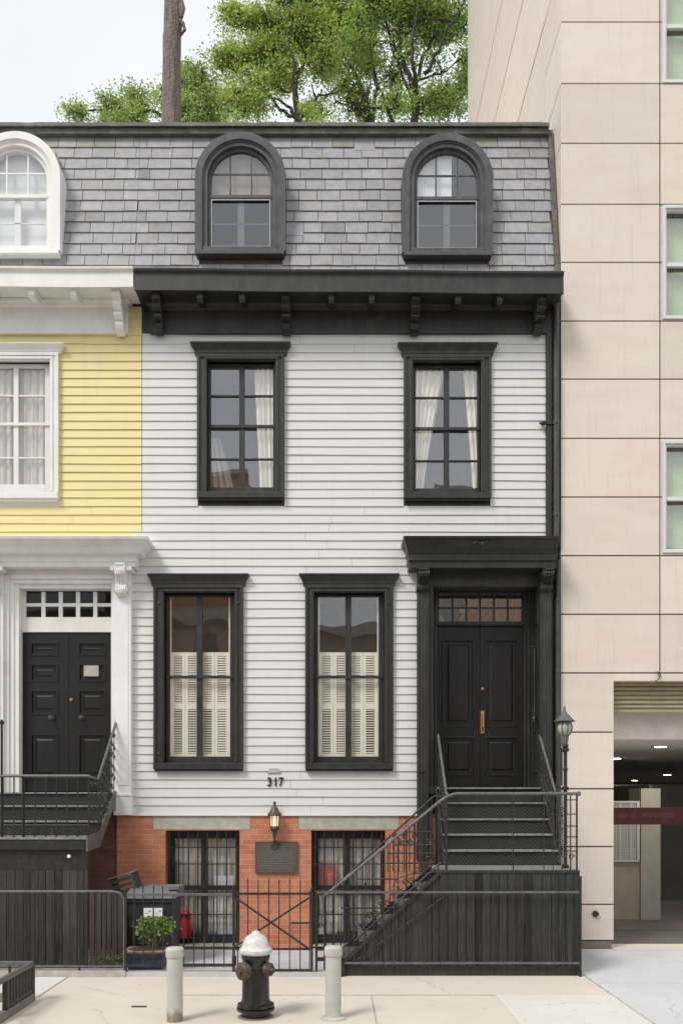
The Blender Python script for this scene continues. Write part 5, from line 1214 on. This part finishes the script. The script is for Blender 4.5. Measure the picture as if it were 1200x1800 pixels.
# ------------------------------------------------------------------ hydrant and bollards
def facing(mb_fn, ang): pass
HX, HY = wx(449.5, -3.79), -3.79
hy = thing('fire_hydrant', (HX, HY, 0), 'black fire hydrant with white bell cap between the two grey bollards', 'hydrant')
zz = lambda py: wz(py, HY); r1 = 25 / S(HY)
MB().lathe([(r1 * .86, -.02), (r1 * .86, zz(1778)), (r1 * .95, zz(1776)), (r1 * 1.32, zz(1775)), (r1 * 1.34, zz(1771)), (r1 * 1.18, zz(1768.5)), (r1 * 1.30, zz(1767.5)), (r1 * 1.28, zz(1764)), (r1 * 1.05, zz(1761)), (r1 * .97, zz(1755)), (r1 * .95, zz(1730)), (r1 * .93, zz(1700)), (r1 * .93, zz(1688)), (r1 * .99, zz(1684)), (r1 * 1.0, zz(1676)), (r1 * .95, zz(1673))], (HX, HY, 0), 36).build('barrel', 'hyd_black', hy, smooth=True)
MB().lathe([(r1 * 1.0, zz(1677)), (r1 * 1.12, zz(1675)), (r1 * 1.16, zz(1672)), (r1 * 1.15, zz(1668)), (r1 * 1.0, zz(1665)), (r1 * .93, zz(1661)), (r1 * .88, zz(1655)), (r1 * .74, zz(1648)), (r1 * .50, zz(1643.5)), (r1 * .34, zz(1641.5)), (r1 * .30, zz(1640)), (r1 * .22, zz(1637)), (r1 * .10, zz(1636))], (HX, HY, 0), 36).build('bonnet', 'hyd_white', hy, smooth=True)
mb = MB()
for k in range(8): a = 2 * math.pi * (k + .5) / 8; mb.lathe([(.014, zz(1768)), (.014, zz(1764.5)), (.006, zz(1764))], (HX + r1 * 1.2 * math.cos(a), HY + r1 * 1.2 * math.sin(a), 0), 6)
mb.build('flange_bolts', 'hyd_black', hy)
def nozzle(ang, r, zc, L, cr):
    M_ = Matrix.Translation((HX, HY, zc)) @ Matrix.Rotation(ang, 4, 'Z')
    mb = MB(); mb.lathe([(r * 1.15, r1 * .6), (r * 1.12, r1 * .98), (r * .95, r1 * 1.02), (r * .95, L - .03)], n=20, axis='x'); mb.v = [tuple(M_ @ Vector(v)) for v in mb.v]
    nb = mb.build('nozzle', 'hyd_black', hy, smooth=True)
    mb = MB(); mb.lathe([(cr, L - .055), (cr * 1.08, L - .05), (cr * 1.08, L - .03), (cr, L - .025), (cr * .98, L), (cr * .8, L + .012), (.026, L + .016), (.022, L + .045), (.012, L + .048)], n=20, axis='x')
    for k in range(6): a = math.pi * k / 3; mb.box(L - .05, L - .005, math.cos(a) * cr - .008, math.cos(a) * cr + .008, math.sin(a) * cr - .008, math.sin(a) * cr + .008)
    mb.v = [tuple(M_ @ Vector(v)) for v in mb.v]; mb.build('nozzle_cap', 'rusty', nb, smooth=True)
nozzle(R(-128), .070, zz(1703), r1 + .06, .082); nozzle(R(-38), .050, zz(1701), r1 + .055, .060)
MB().lathe([(.165, -.01), (.175, .001), (.165, .008), (.12, .010)], (HX, HY, 0), 28).build('base_collar', 'plinth', hy)
def bollard(px, Y, ytop, label, flange):
    X = wx(px, Y); r = 15 / S(Y); z1 = wz(ytop, Y); rb = r * .93
    b = thing('bollard', (X, Y, 0), label, 'bollard', 'grey steel bollards on the pavement')
    MB().lathe([(rb, -.02), (rb, z1 - .09)], (X, Y, 0), 32).build('post', 'galv' if flange else 'post', b, smooth=True)
    MB().lathe([(rb, z1 - .095), (r * 1.03, z1 - .09), (r * 1.05, z1 - .085), (r * 1.05, z1 - .025), (r * 1.02, z1 - .012), (r * .9, z1 - .002), (r * .5, z1 + .004), (.01, z1 + .006)], (X, Y, 0), 32).build('cap', 'galv', b, smooth=True)
    if flange: MB().lathe([(r * 1.5, .0), (r * 1.5, .010), (r * 1.15, .022), (rb, .026)], (X, Y, 0), 28).build('base_ring', 'galv', b, smooth=True)
bollard(307.5, -3.95, 1665, 'grey bollard with rust stained foot left of the hydrant', False)
bollard(585.5, -3.86, 1663, 'grey bollard with round base ring right of the hydrant', True)

# ------------------------------------------------------------------ small things along the fence
# tree pit guard at the bottom left
gd = thing('tree_guard', (-3.6, -3.6, 0), 'low black iron guard rail round a pavement pit at bottom left corner', 'guard rail')
gx, gy0, gy1 = -3.15, -3.15, -4.4
MB().box(gx - 1.6, gx, gy0 - .02, gy0 + .02, .37, .42).box(gx - .02, gx + .02, gy1, gy0 - .021, .37, .42).build('top_rail', 'rail', gd, bevel=.006)
MB().box(gx - .05, gx + .02, gy1, gy0 + .0, .0, .085).box(gx - 1.6, gx - .05, gy0 - .05, gy0 + .02, .0, .085).build('base_board', 'plinth', gd, bevel=.006)
for x, y in ((gx, gy0), (gx, -3.86), (gx, gy1)): MB().box(x - .035, x + .018, y - .03, y + .025, .0, .41).build('post', 'iron', gd, bevel=.005)
for k in range(1, 9): y = gy0 - .085 * k - .03; MB().box(gx - .012, gx + .012, y - .012, y + .012, .08, .38).build('bar', 'iron', gd)
for k in range(1, 12): x = gx - .12 * k; MB().box(x - .011, x + .011, gy0 - .011, gy0 + .011, .08, .38).build('bar', 'iron', gd)
MB().box(gx - .03, gx + .01, -3.9, gy0, .10, .135).build('lower_rail', 'iron', gd)
MB().obox((gx - .06, -3.92, .36), (gx - .10, -4.35, .03), .05, .035).build('brace', 'iron', gd)

# wheeled bin
Yb = -1.25; bx0, bx1 = wx(224, Yb), wx(306, Yb)
bn = thing('wheeled_bin', ((bx0 + bx1) / 2, Yb, 0), 'black wheeled rubbish bin with two white stickers behind the fence', 'bin')
zt_ = wz(1580, Yb); mb = MB(); t = .04
mb.add([(bx0 + t, Yb + .03, .04), (bx1 - t, Yb + .03, .04), (bx1 - t, Yb + .5, .04), (bx0 + t, Yb + .5, .04), (bx0, Yb, zt_), (bx1, Yb, zt_), (bx1, Yb + .56, zt_), (bx0, Yb + .56, zt_)], [(3, 2, 1, 0), (4, 5, 6, 7), (0, 1, 5, 4), (1, 2, 6, 5), (2, 3, 7, 6), (3, 0, 4, 7)])
mb.box(bx0 - .015, bx1 + .015, Yb - .02, Yb + .58, zt_ - .05, zt_); body = mb.build('body', 'plastic', bn, bevel=.012)
mb = MB(); mb.prism([(Yb - .04, zt_ + .002), (Yb - .03, zt_ + .05), (Yb + .25, zt_ + .115), (Yb + .60, zt_ + .13), (Yb + .62, zt_ + .002)], bx0 - .02, bx1 + .03, 'yz'); mb.box(bx1 - .09, bx1 + .05, Yb + .1, Yb + .2, zt_ + .10, zt_ + .16)
mb.build('lid', 'lid_grey', bn, bevel=.01)
for k, (p, q) in enumerate(((253.5, 269), (271.5, 287))):
    stk = MB().box(wx(p, Yb), wx(q, Yb), Yb - .0235, Yb - .0, wz(1612, Yb), wz(1596, Yb)).build('sticker', 'paper', bn)
    MB().box(wx(p + 8, Yb), wx(q - 2, Yb), Yb - .0245, Yb - .0236, wz(1603, Yb), wz(1599.5, Yb)).box(wx(p + 2, Yb), wx(q - 7, Yb), Yb - .0245, Yb - .0236, wz(1606, Yb), wz(1604.5, Yb)).build('print', 'screen', stk)
for X in (bx0 + .06, bx1 - .06): MB().lathe([(.09, X - .025), (.10, X - .02), (.10, X + .02), (.09, X + .025)], (0, Yb + .50, .10), 20, 'x').build('wheel', 'plastic', bn, smooth=True)
# tilted slatted crate behind the bin
ck = thing('slatted_crate', (wx(219, -1.0), -1.0, .0), 'dark slatted crate tilted on top of the left bin behind the fence', 'crate')
cm = Matrix.Translation((wx(220, -1.0), -1.0, wz(1560, -1.0))) @ Matrix.Rotation(R(-17), 4, 'Y')
def xf(mb): mb.v = [tuple(cm @ Vector(v)) for v in mb.v]; return mb
for k in range(4): xf(MB().box(-.16, .16, -.02, .0, -.14 + .075 * k, -.14 + .075 * k + .045)).build('slat', 'wicker', ck)
for k in range(2): xf(MB().box(-.16 + .29 * k, -.13 + .29 * k, .0, .25, -.15, .15)).build('side', 'wicker', ck)
xf(MB().box(-.18, .18, -.03, .27, .155, .175)).build('lid', 'lid_grey', ck, bevel=.004)
# second bin below the crate
Yc = -1.05; b2 = thing('wheeled_bin', (wx(214, Yc), Yc, 0), 'narrow black rubbish bin standing left of the stickered bin', 'bin')
MB().box(wx(200, Yc), wx(224, Yc) - .02, Yc, Yc + .4, .03, wz(1584, Yc)).build('body', 'plastic', b2, bevel=.012); MB().box(wx(199, Yc), wx(225, Yc) - .02, Yc - .02, Yc + .42, wz(1584, Yc), wz(1578, Yc)).build('lid', 'plastic', b2, bevel=.01)

# planter with shrub
Yp = -1.62; pl = thing('planter', (wx(258, Yp), Yp, 0), 'square dark blue planter with clay rim behind the fence', 'planter')
pcx = wx(259, Yp); hw1, hw0 = 33 / S(Yp), 28 / S(Yp); zt = wz(1668, Yp); zb = .02
def frus(mb, h0, h1, z0, z1): return mb.add([(pcx - h0, Yp - h0 * .7, z0), (pcx + h0, Yp - h0 * .7, z0), (pcx + h0, Yp + h0 * .7, z0), (pcx - h0, Yp + h0 * .7, z0), (pcx - h1, Yp - h1 * .7, z1), (pcx + h1, Yp - h1 * .7, z1), (pcx + h1, Yp + h1 * .7, z1), (pcx - h1, Yp + h1 * .7, z1)], [(3, 2, 1, 0), (4, 5, 6, 7), (0, 1, 5, 4), (1, 2, 6, 5), (2, 3, 7, 6), (3, 0, 4, 7)])
frus(MB(), hw0, hw1, zb, zt - .03).build('pot', 'pot', pl, bevel=.012)
frus(MB(), hw1 * 1.0, hw1 * 1.14, zt - .03, zt).build('rim', 'clay', pl, bevel=.006)
mb = MB(); mb.add([(pcx + hw1 * 1.03 * math.cos(a) * (1 if True else 0), Yp + hw1 * .68 * math.sin(a), zt + .002) for a in [k * math.pi / 8 for k in range(16)]] + [(pcx, Yp, zt + .05)], [(k, (k + 1) % 16, 16) for k in range(16)]); mb.build('soil', 'soil', pl)
def leafy(name, c, rx, ry_, rz, n, size, mk, label, cat, tone=(.6, 1.4), parent=None, stems=8, ground=None, brown=0.):
    t = thing(name, (c[0], c[1], ground if ground is not None else c[2] - rz), label, cat)
    mb = MB(); tips = []
    for k in range(stems):
        a = rng.uniform(0, 2 * math.pi); q = rng.uniform(.2, .95); tip = (c[0] + rx * q * math.cos(a), c[1] + ry_ * q * math.sin(a), c[2] + rz * rng.uniform(.1, .9)); tips.append(tip)
        b0 = (c[0] + rx * .25 * math.cos(a), c[1] + ry_ * .25 * math.sin(a), (ground if ground is not None else c[2] - rz))
        mb.tube([b0, ((b0[0] * .6 + tip[0] * .4), (b0[1] * .6 + tip[1] * .4), (b0[2] + tip[2]) / 2 + .02), tip], [.006, .005, .002], 5)
    mb.build('stem', 'bark_brown', t)
    mb = MB()
    for k in range(n):
        tp = tips[int(rng.integers(0, len(tips)))]; g_ = rng.normal(0, 1, 3); p = Vector((tp[0] + g_[0] * rx * .22, tp[1] + g_[1] * ry_ * .22, tp[2] - abs(g_[2]) * rz * .45 + .02))
        d = Vector(rng.normal(0, 1, 3)); d.z = abs(d.z) * .5; d.normalize(); s_ = d.cross(Vector(rng.normal(0, 1, 3))).normalized(); L = size * rng.uniform(.6, 1.3)
        tn = rng.uniform(*tone); tt = (tn, tn, tn) if rng.random() > brown else (tn * 1.1, tn * .62, tn * .8)
        mb.add([p, p + d * L * .5 + s_ * L * .28 + Vector((0, 0, .004)), p + d * L, p + d * L * .5 - s_ * L * .28], [(0, 1, 2, 3)], tt)
    mb.build('foliage', mk, t); return t
leafy('shrub', (wx(267, Yp), Yp, wz(1638, Yp)), .24, .14, .18, 1100, .055, 'leaf2', 'small bright green shrub with brown lower leaves in the blue planter', 'shrub', ground=zt, stems=30, brown=.10, tone=(.7, 2.1))
leafy('weed_patch', (wx(196, -1.82), -1.72, .14), .30, .06, .10, 260, .035, 'leaf2', 'straggling weeds growing along the fence foot by the planter', 'weeds', ground=.02, stems=30, brown=.22, tone=(.35, 1.2))
# things inside the barred windows
mb = MB(); rx_, zz0 = wx(323, .09), .14; K = 20; prof = [(.085, 0), (.098, .02), (.10, .12), (.093, .22), (.10, .30), (.088, .36), (.05, .385), (.02, .39)]
for r_, h in prof:
    for k in range(K):
        a = 2 * math.pi * k / K; c_, s_ = math.cos(a), math.sin(a); e_ = 1 + .10 * math.sin(3 * a + h * 9) + .05 * math.sin(7 * a + h * 23)
        mb.v.append((rx_ + r_ * e_ * math.copysign(abs(c_) ** .6, c_), .092 + .5 * r_ * e_ * math.copysign(abs(s_) ** .7, s_), zz0 + h))
for i_ in range(len(prof) - 1):
    for k in range(K): mb.f.append((i_ * K + k, i_ * K + (k + 1) % K, (i_ + 1) * K + (k + 1) % K, (i_ + 1) * K + k)); mb.t.append(None)
mb.f.append(tuple(range(K))); mb.t.append(None); mb.f.append(tuple((len(prof) - 1) * K + k for k in range(K))); mb.t.append(None)
mb.tube([(rx_ - .05, .09, zz0 + .37), (rx_ - .04, .09, zz0 + .46), (rx_, .09, zz0 + .49), (rx_ + .04, .09, zz0 + .46), (rx_ + .05, .09, zz0 + .37)], .008, 6)
o = mb.build('red_bag', 'red', smooth=True); tag(o, 'crumpled red bag behind the bars of the left barred window', 'bag')
o = MB().box(wx(377, .22), wx(411, .22), .205, .208, wz(1560, .22), wz(1539, .22)).build('paper_notice', 'paper'); tag(o, 'white paper notice stuck inside the left barred window', 'notice')
o = MB().box(wx(382, .26), wx(411, .26), .200, .24, .17, wz(1634, .26)).build('paper_box', 'bluepaper'); tag(o, 'pale blue box low inside the left barred window', 'box')
o = MB().box(wx(558, .22), wx(590, .22), .205, .209, wz(1561, .22), wz(1522, .22)).build('red_poster', 'redpink'); tag(o, 'faded red poster inside the right barred window', 'poster')
o = MB().box(wx(559, .24), wx(571, .24), .200, .24, .16, wz(1631, .24)).build('paper_box', 'paper'); tag(o, 'small white box low inside the right barred window', 'box')

# house number, plaque and wall lantern
hn = thing('house_number', (wx(484), -.02, wz(1382)), 'black metal house number 317 on the white clapboards', 'house number')
for ch, px in (('3', 474), ('1', 484.5), ('7', 494)):
    text_mesh(ch, .175, wx(px), -.026, wz(1381.5), .007, 'black_door', hn, 'numeral', bold=.0015, sx=.86 if ch != '1' else .9)
pq = thing('wall_plaque', (wx(486), 0, wz(1506)), 'rectangular bronze history plaque on the orange brick below the lantern', 'plaque')
px0, px1, pz0, pz1 = wx(449), wx(523), wz(1533.5), wz(1479)
MB().box(px0, px1, -.032, .001, pz0, pz1).box(px0 + .0, px1 - .0, -.037, -.031, pz0, pz0 + .012).box(px0, px1, -.037, -.031, pz1 - .012, pz1).box(px0, px0 + .012, -.037, -.031, pz0 + .012, pz1 - .012).box(px1 - .012, px1, -.037, -.031, pz0 + .012, pz1 - .012).build('plate', 'bronze', pq, bevel=.002)
mb = MB(); rr = random.Random(3)
for k in range(10):
    Z = pz1 - .075 - k * .034; x = px0 + .03 + (.12 if k < 2 else 0); xe_ = px1 - .03 - (.12 if k < 2 else rr.uniform(0, .05))
    while x < xe_:
        wl = rr.uniform(.014, .05); wl = min(wl, xe_ - x); n = max(1, int(wl / .008))
        for j in range(n): mb.box(x + j * .008, x + j * .008 + .005, -.0345, -.0315, Z, Z + rr.choice((.009, .012)))
        x += wl + .009
mb.build('relief_text', 'oldbrass2', pq)
wl = thing('wall_lantern', (wx(482.5), 0, wz(1440)), 'lit bronze carriage lantern above the plaque on the brick wall', 'wall lantern')
Yl = -.11; X = wx(482.5, Yl); z_ = lambda p: wz(p, Yl)
mb = MB(); mb.tube([(X, -.02, z_(1489)), (X, -.05, z_(1482)), (X, -.09, z_(1476)), (X, Yl, z_(1466))], [.012, .012, .014, .018], 8); scroll(mb, (X + .02, -.045, z_(1487)), .05, 'xz', turns=1.2, rr=.008); scroll(mb, (X - .02, -.045, z_(1487)), .045, 'xz', turns=1.2, rr=.008, flip=-1)
mb.lathe([(.05, -.045), (.055, -.038), (.05, -.002)], (X, 0, z_(1484)), 14, 'y'); mb.build('bracket', 'oldbrass', wl, smooth=True)
MB().lathe([(.015, z_(1475)), (.022, z_(1470)), (.040, z_(1461)), (.066, z_(1457)), (.064, z_(1454)), (.052, z_(1452))], (X, Yl, 0), 12).build('bowl', 'oldbrass', wl)
MB().lathe([(.052, z_(1453)), (.058, z_(1434))], (X, Yl, 0), 6).build('glass', 'lantern_glass', wl)
mb = MB()
for k in range(6): a = math.pi * k / 3; mb.tube([(X + .056 * math.cos(a), Yl + .056 * math.sin(a), z_(1455)), (X + .064 * math.cos(a), Yl + .064 * math.sin(a), z_(1432))], .007, 5)
mb.build('cage', 'oldbrass', wl)
MB().lathe([(.088, z_(1434)), (.10, z_(1432.5)), (.094, z_(1430)), (.07, z_(1427)), (.045, z_(1420)), (.028, z_(1417.5)), (.022, z_(1415)), (.018, z_(1413)), (.024, z_(1411.5)), (.010, z_(1409)), (.0, z_(1407.5))], (X, Yl, 0), 12).build('cap', 'oldbrass', wl)
# a bit of litter on the pavement
o = MB().box(wx(232, -3.4), wx(258, -3.4), -3.42, -3.39, .004, .010).build('metal_strip', 'rusty'); tag(o, 'short rusty metal strip lying on the beige pavement', 'metal strip')

# ------------------------------------------------------------------ trees behind the roof
def tree(loc, limbs, crowns, label, nleaf, leafsize, tone, name='tree', spread=.30):
    """limbs: polylines with radii; crowns: (centre, radii, weight) lobes filled with leaf sprays that hang on twigs"""
    t = thing(name, loc, label, 'tree'); mb = MB()
    for pts, r0, r1 in limbs:
        n = len(pts); pp = [Vector(p) for p in pts]; fine = []
        for i in range(n - 1):
            for k in range(3): u = k / 3; q = pp[i].lerp(pp[i + 1], u); fine.append(q + Vector(rng.normal(0, .03, 3)) * (0 if k == 0 else 1))
        fine.append(pp[-1]); m_ = len(fine); mb.tube(fine, [r0 + (r1 - r0) * i / (m_ - 1) for i in range(m_)], 8)
    attract = [Vector(p) for pts, _, _ in limbs for p in pts[1:]]
    wts = np.array([c[2] for c in crowns], float); wts /= wts.sum(); lv = []; lf = []; tn = []
    clusters = []
    for k in range(nleaf // 34):
        c, rad, _ = crowns[int(rng.choice(len(crowns), p=wts))]
        for _try in range(9):
            d = rng.normal(0, 1, 3); d /= np.linalg.norm(d); q = rng.random() ** .45; p = Vector([c[i] + d[i] * q * rad[i] for i in range(3)])
            if noise.noise(Vector((p.x * 1.25, p.y * .5, p.z * 1.7)) + Vector((3, 1, 7))) > -.09: break
        else: continue
        clusters.append((p, q))
        if k % 2 == 0:
            near = min(attract, key=lambda a: (a - p).length)
            if (near - p).length < 2.4: mid = (near + p) / 2 + Vector(rng.normal(0, .10, 3)) + Vector((0, 0, .06)); mb.tube([near, (near + mid) / 2 + Vector(rng.normal(0, .04, 3)), mid, p], [.026, .020, .014, .007], 5, cap=False); attract.append(mid)
    mb.build('trunk', 'bark', t)
    lm = MB(); V = []; F = []; T = []
    for p, q in clusters:
        base = (.80 + .62 * (noise.noise(p * 1.1) + .5)) * rng.uniform(.72, 1.3); axis = rng.normal(0, 1, 3); axis[2] *= .25; axis /= np.linalg.norm(axis)
        n = 34; u = rng.normal(0, 1, (n, 3)); ctr = np.array(p) + axis * rng.uniform(-1, 1, (n, 1)) * spread * 1.25 + u * spread * np.array([.36, .36, .17])
        d = rng.normal(0, 1, (n, 3)); d[:, 2] = d[:, 2] * .45 - .15; d /= np.linalg.norm(d, axis=1)[:, None]
        s_ = np.cross(d, rng.normal(0, 1, (n, 3)) * np.array([.35, .35, 1])); s_ /= np.linalg.norm(s_, axis=1)[:, None]
        L = leafsize * rng.uniform(.6, 1.25, (n, 1)); a = ctr; b = ctr + d * L * .45 + s_ * L * .30; e = ctr + d * L; f = ctr + d * L * .45 - s_ * L * .30
        b0 = len(V); arr = np.stack([a, b, e, f], 1).reshape(-1, 3); V.extend(map(tuple, arr)); F.extend([(b0 + 4 * i, b0 + 4 * i + 1, b0 + 4 * i + 2, b0 + 4 * i + 3) for i in range(n)])
        tv = base * rng.uniform(.78, 1.22, n)
        for x in tv: T.append((x * tone[0], x * tone[1], x * tone[2]))
    lm.v = V; lm.f = F; lm.t = T; lm.build('crown', 'leaf', t); return t
Yt = 9.6
def q(px, py, Y=None): Y = Yt if Y is None else Y; return wp(px, py, Y)
def lobe(px, py, r, Y=None, w_=None, ry_=1.0): Y = Yt if Y is None else Y; c = wp(px, py, Y); R_ = r / S(Y); return (c, (R_ * 1.12, R_ * ry_ * .75, R_ * .8), w_ or r * r)
g0 = lambda px, Y: (wx(px, Y), Y, 0)
tree((wx(735, Yt), Yt, 0),
     [([g0(735, Yt), q(728, 700), q(728, 260), q(732, 165)], .22, .075), ([q(732, 165), q(712, 120), q(700, 85), q(712, 20), q(716, -60)], .065, .03), ([q(732, 165), q(738, 120), q(758, 70), q(790, 38), q(818, 25)], .055, .02),
      ([q(712, 120), q(690, 70), q(678, 30), q(660, -40)], .05, .02), ([q(700, 85), q(712, 60), q(735, 30), q(770, -30)], .04, .02), ([q(728, 190), q(700, 110), q(680, 70)], .05, .02), ([q(790, 38, Yt - .6), q(760, 34, Yt - .7), q(735, 60, Yt - .6)], .03, .012), ([q(732, 165, Yt - .3), q(726, 120, Yt - .8), q(724, 70, Yt - 1.0), q(735, 10, Yt - 1.0)], .06, .02), ([q(745, 130, Yt - .6), q(772, 90, Yt - .9), q(782, 55, Yt - 1), q(805, 30, Yt - 1)], .05, .015), ([q(700, 60, Yt - .6), q(680, 48, Yt - .8), q(668, 30, Yt - .8)], .03, .012), ([q(738, 140), q(775, 130), q(800, 110)], .03, .015)],
     [lobe(700, 20, 62), lobe(765, 25, 55), lobe(660, -20, 60), lobe(740, -50, 80), lobe(795, 60, 34), lobe(785, 165, 46), lobe(750, 180, 36), lobe(690, 190, 34), lobe(775, 110, 26, w_=500), lobe(705, 95, 26, w_=500), lobe(640, 60, 42), lobe(830, 120, 40)],
     'tall leafy tree with dark forked trunk behind the right part of the roof', 34500, .078, (.86, .95, .9))
Yt = 10.6
tree((wx(640, Yt), Yt, 0),
     [([g0(668, Yt), q(662, 700), q(655, 230), q(640, 170), q(622, 125)], .2, .035), ([q(690, 215, Yt - 1), q(672, 165, Yt - 1.1), q(655, 130, Yt - 1.2), q(648, 60, Yt - 1.2)], .05, .016), ([q(672, 190, Yt - 1), q(640, 186, Yt - 1.2), q(596, 176, Yt - 1.2)], .03, .01), ([q(655, 215), q(664, 150), q(650, 110), q(640, 60), q(648, 0)], .05, .02), ([q(640, 170), q(600, 150), q(575, 170)], .03, .015), ([q(622, 125), q(600, 90), q(590, 40)], .04, .02), ([q(655, 215), q(620, 190), q(590, 178)], .035, .02)],
     [lobe(620, 30, 60), lobe(590, 100, 48), lobe(650, 110, 44), lobe(570, 20, 55), lobe(640, 190, 34), lobe(680, 150, 30), lobe(560, 190, 26), lobe(610, -50, 80), lobe(615, 150, 30)],
     'leafy green tree behind the middle of the roof', 25299, .076, (1.0, 1.0, 1.0))
Yt = 9.0
tree((wx(524, Yt), Yt, 0),
     [([g0(524, Yt), q(524, 700), q(522, 260), q(524, 210), q(518, 150), q(512, 90)], .16, .03), ([q(524, 212, Yt - .8), q(512, 190, Yt - .9), q(494, 178, Yt - 1), q(478, 172, Yt - 1)], .045, .014), ([q(522, 205, Yt - .8), q(516, 160, Yt - .9), q(517, 110, Yt - 1), q(505, 60, Yt - 1)], .045, .014), ([q(524, 210), q(500, 195), q(480, 175), q(455, 150)], .05, .02), ([q(524, 205), q(545, 180), q(570, 168), q(600, 158)], .04, .015), ([q(518, 150), q(535, 100), q(545, 50), q(550, 0)], .05, .02), ([q(512, 90), q(480, 60), q(440, 40), q(415, 10)], .04, .015), ([q(512, 100), q(470, 105), q(430, 100)], .03, .012)],
     [lobe(500, 75, 50), lobe(455, 60, 42), lobe(545, 60, 50), lobe(480, 125, 42), lobe(430, 100, 34), lobe(405, 100, 22, w_=700), lobe(445, 150, 40), lobe(430, 190, 34), lobe(545, 110, 42), lobe(415, 45, 26), lobe(408, 20, 18, w_=500), lobe(470, 5, 40), lobe(520, -10, 50), lobe(570, 150, 30), lobe(540, 195, 22), lobe(390, 100, 14, w_=300)],
     'bright green leafy tree reaching left over the roof left of centre', 34500, .075, (1.06, 1.04, 1.0))
Yt = 12.5
tree((wx(330, Yt), Yt, 0),
     [([g0(330, Yt), q(330, 700), q(328, 260), q(320, 190), q(335, 150)], .22, .05), ([q(328, 230), q(270, 195), q(210, 190), q(150, 195)], .06, .02), ([q(328, 230), q(370, 195), q(400, 170)], .05, .02)],
     [lobe(340, 150, 34), lobe(325, 120, 16, w_=350), lobe(300, 180, 34), lobe(245, 185, 32), lobe(200, 195, 28), lobe(150, 196, 20), lobe(370, 185, 36), lobe(400, 160, 26), lobe(130, 190, 14, w_=200), lobe(215, 215, 40), lobe(350, 215, 50)],
     'lower pale green leafy tree behind the left part of the roof', 25299, .074, (1.05, 1.02, 1.3))
# the bare brown trunk that rises over the roof edge
Yk = 8.9; tk = thing('bare_trunk', (wx(302, Yk), Yk, 0), 'thick bare brown tree trunk standing behind the left roof edge', 'trunk')
mb = MB(); n = 70; K = 28; vs = []; fs = []
for i in range(n + 1):
    py = 420 - 480 * i / n if i > 6 else None; z = wz(py, Yk) if py is not None else wz(420, Yk) * i / 7; yy = 300 if py is None else py
    cxp = 302 + (1.5 if yy < 60 else 0) - (yy - 100) * .006; r0 = (15.5 + (yy - 100) * .006) / S(Yk)
    for k in range(K):
        a = 2 * math.pi * k / K; rr_ = r0 * (1 + .035 * noise.noise((a * 6, z * 2.2, 5)) + .07 * noise.noise((math.cos(a) * 2.5, math.sin(a) * 2.5, z * .35)) + .05 * noise.noise((math.cos(a) * 7, math.sin(a) * 7, z * .6)) + .02 * math.sin(9 * a + 2 * noise.noise((z, 0, 0))))
        vs.append((wx(cxp, Yk) + rr_ * math.cos(a), Yk + rr_ * math.sin(a), z))
for i in range(n):
    for k in range(K): fs.append((i * K + k, i * K + (k + 1) % K, (i + 1) * K + (k + 1) % K, (i + 1) * K + k))
mb.add(vs, fs); mb.build('trunk', 'bark_brown', tk, smooth=True)
mb = MB(); mb.tube([wp(312, -40, Yk), wp(317, 0, Yk), wp(320, 14, Yk - .1), wp(318, 30, Yk - .1), wp(313, 40, Yk)], [.08, .07, .085, .06, .03], 10); mb.tube([wp(312, 30, Yk - .05), wp(322, 42, Yk - .12), wp(325, 52, Yk - .1), wp(318, 64, Yk)], [.04, .05, .04, .012], 8); mb.build('burl', 'bark_brown', tk, smooth=True)

# ------------------------------------------------------------------ unseen houses across the street, added behind the camera for the glass to reflect
def opposite(x0, x1, h, mk, label, Y=-24.5):
    o = thing('reflected_house', ((x0 + x1) / 2, Y, 0), label, 'house', 'unseen houses added across the street for reflections')
    mb = MB(); n = int((x1 - x0) / 2.2); holes = []
    for f in range(int(h / 3.2)):
        for k in range(n): cx = x0 + (k + .5) * (x1 - x0) / n; holes.append((cx - .5, cx + .5, 1.2 + 3.2 * f, 3.0 + 3.2 * f))
    wall_with_holes(mb, x0, x1, 0, h, holes, Y - .3, Y); mb.build('wall', mk, o)
    MB().box(x0, x1, Y - 8, Y - .9, 0, h - .1).build('rear_walls', 'garage_dark', o)
    MB().box(x0 - .05, x1 + .05, Y - .4, Y + .35, h, h + .35).build('cornice', 'lintel', o)
    mb = MB(); 
    for a, b, c, d in holes: mb.box(a, b, Y - .22, Y - .2, c, d)
    mb.build('windows', 'garage_dark', o)
opposite(-14, -4.2, 9.9, 'brick_brown', 'brown brick house across the street, added for the left windows to mirror')
opposite(-4.15, 5.6, 9.3, 'garage_brown', 'lower tan house across the street, added for the middle windows to mirror')
opposite(5.65, 16, 12.5, 'brick_brown', 'taller brown house across the street, added for the right windows to mirror')
opposite(-13, -4.7, 20.5, 'brick', 'tall red brick block one street back, added for the left upper window to mirror', -36)
opposite(5.6, 13, 19.5, 'brick_brown', 'tall brown block one street back, added for the right upper window to mirror', -36)
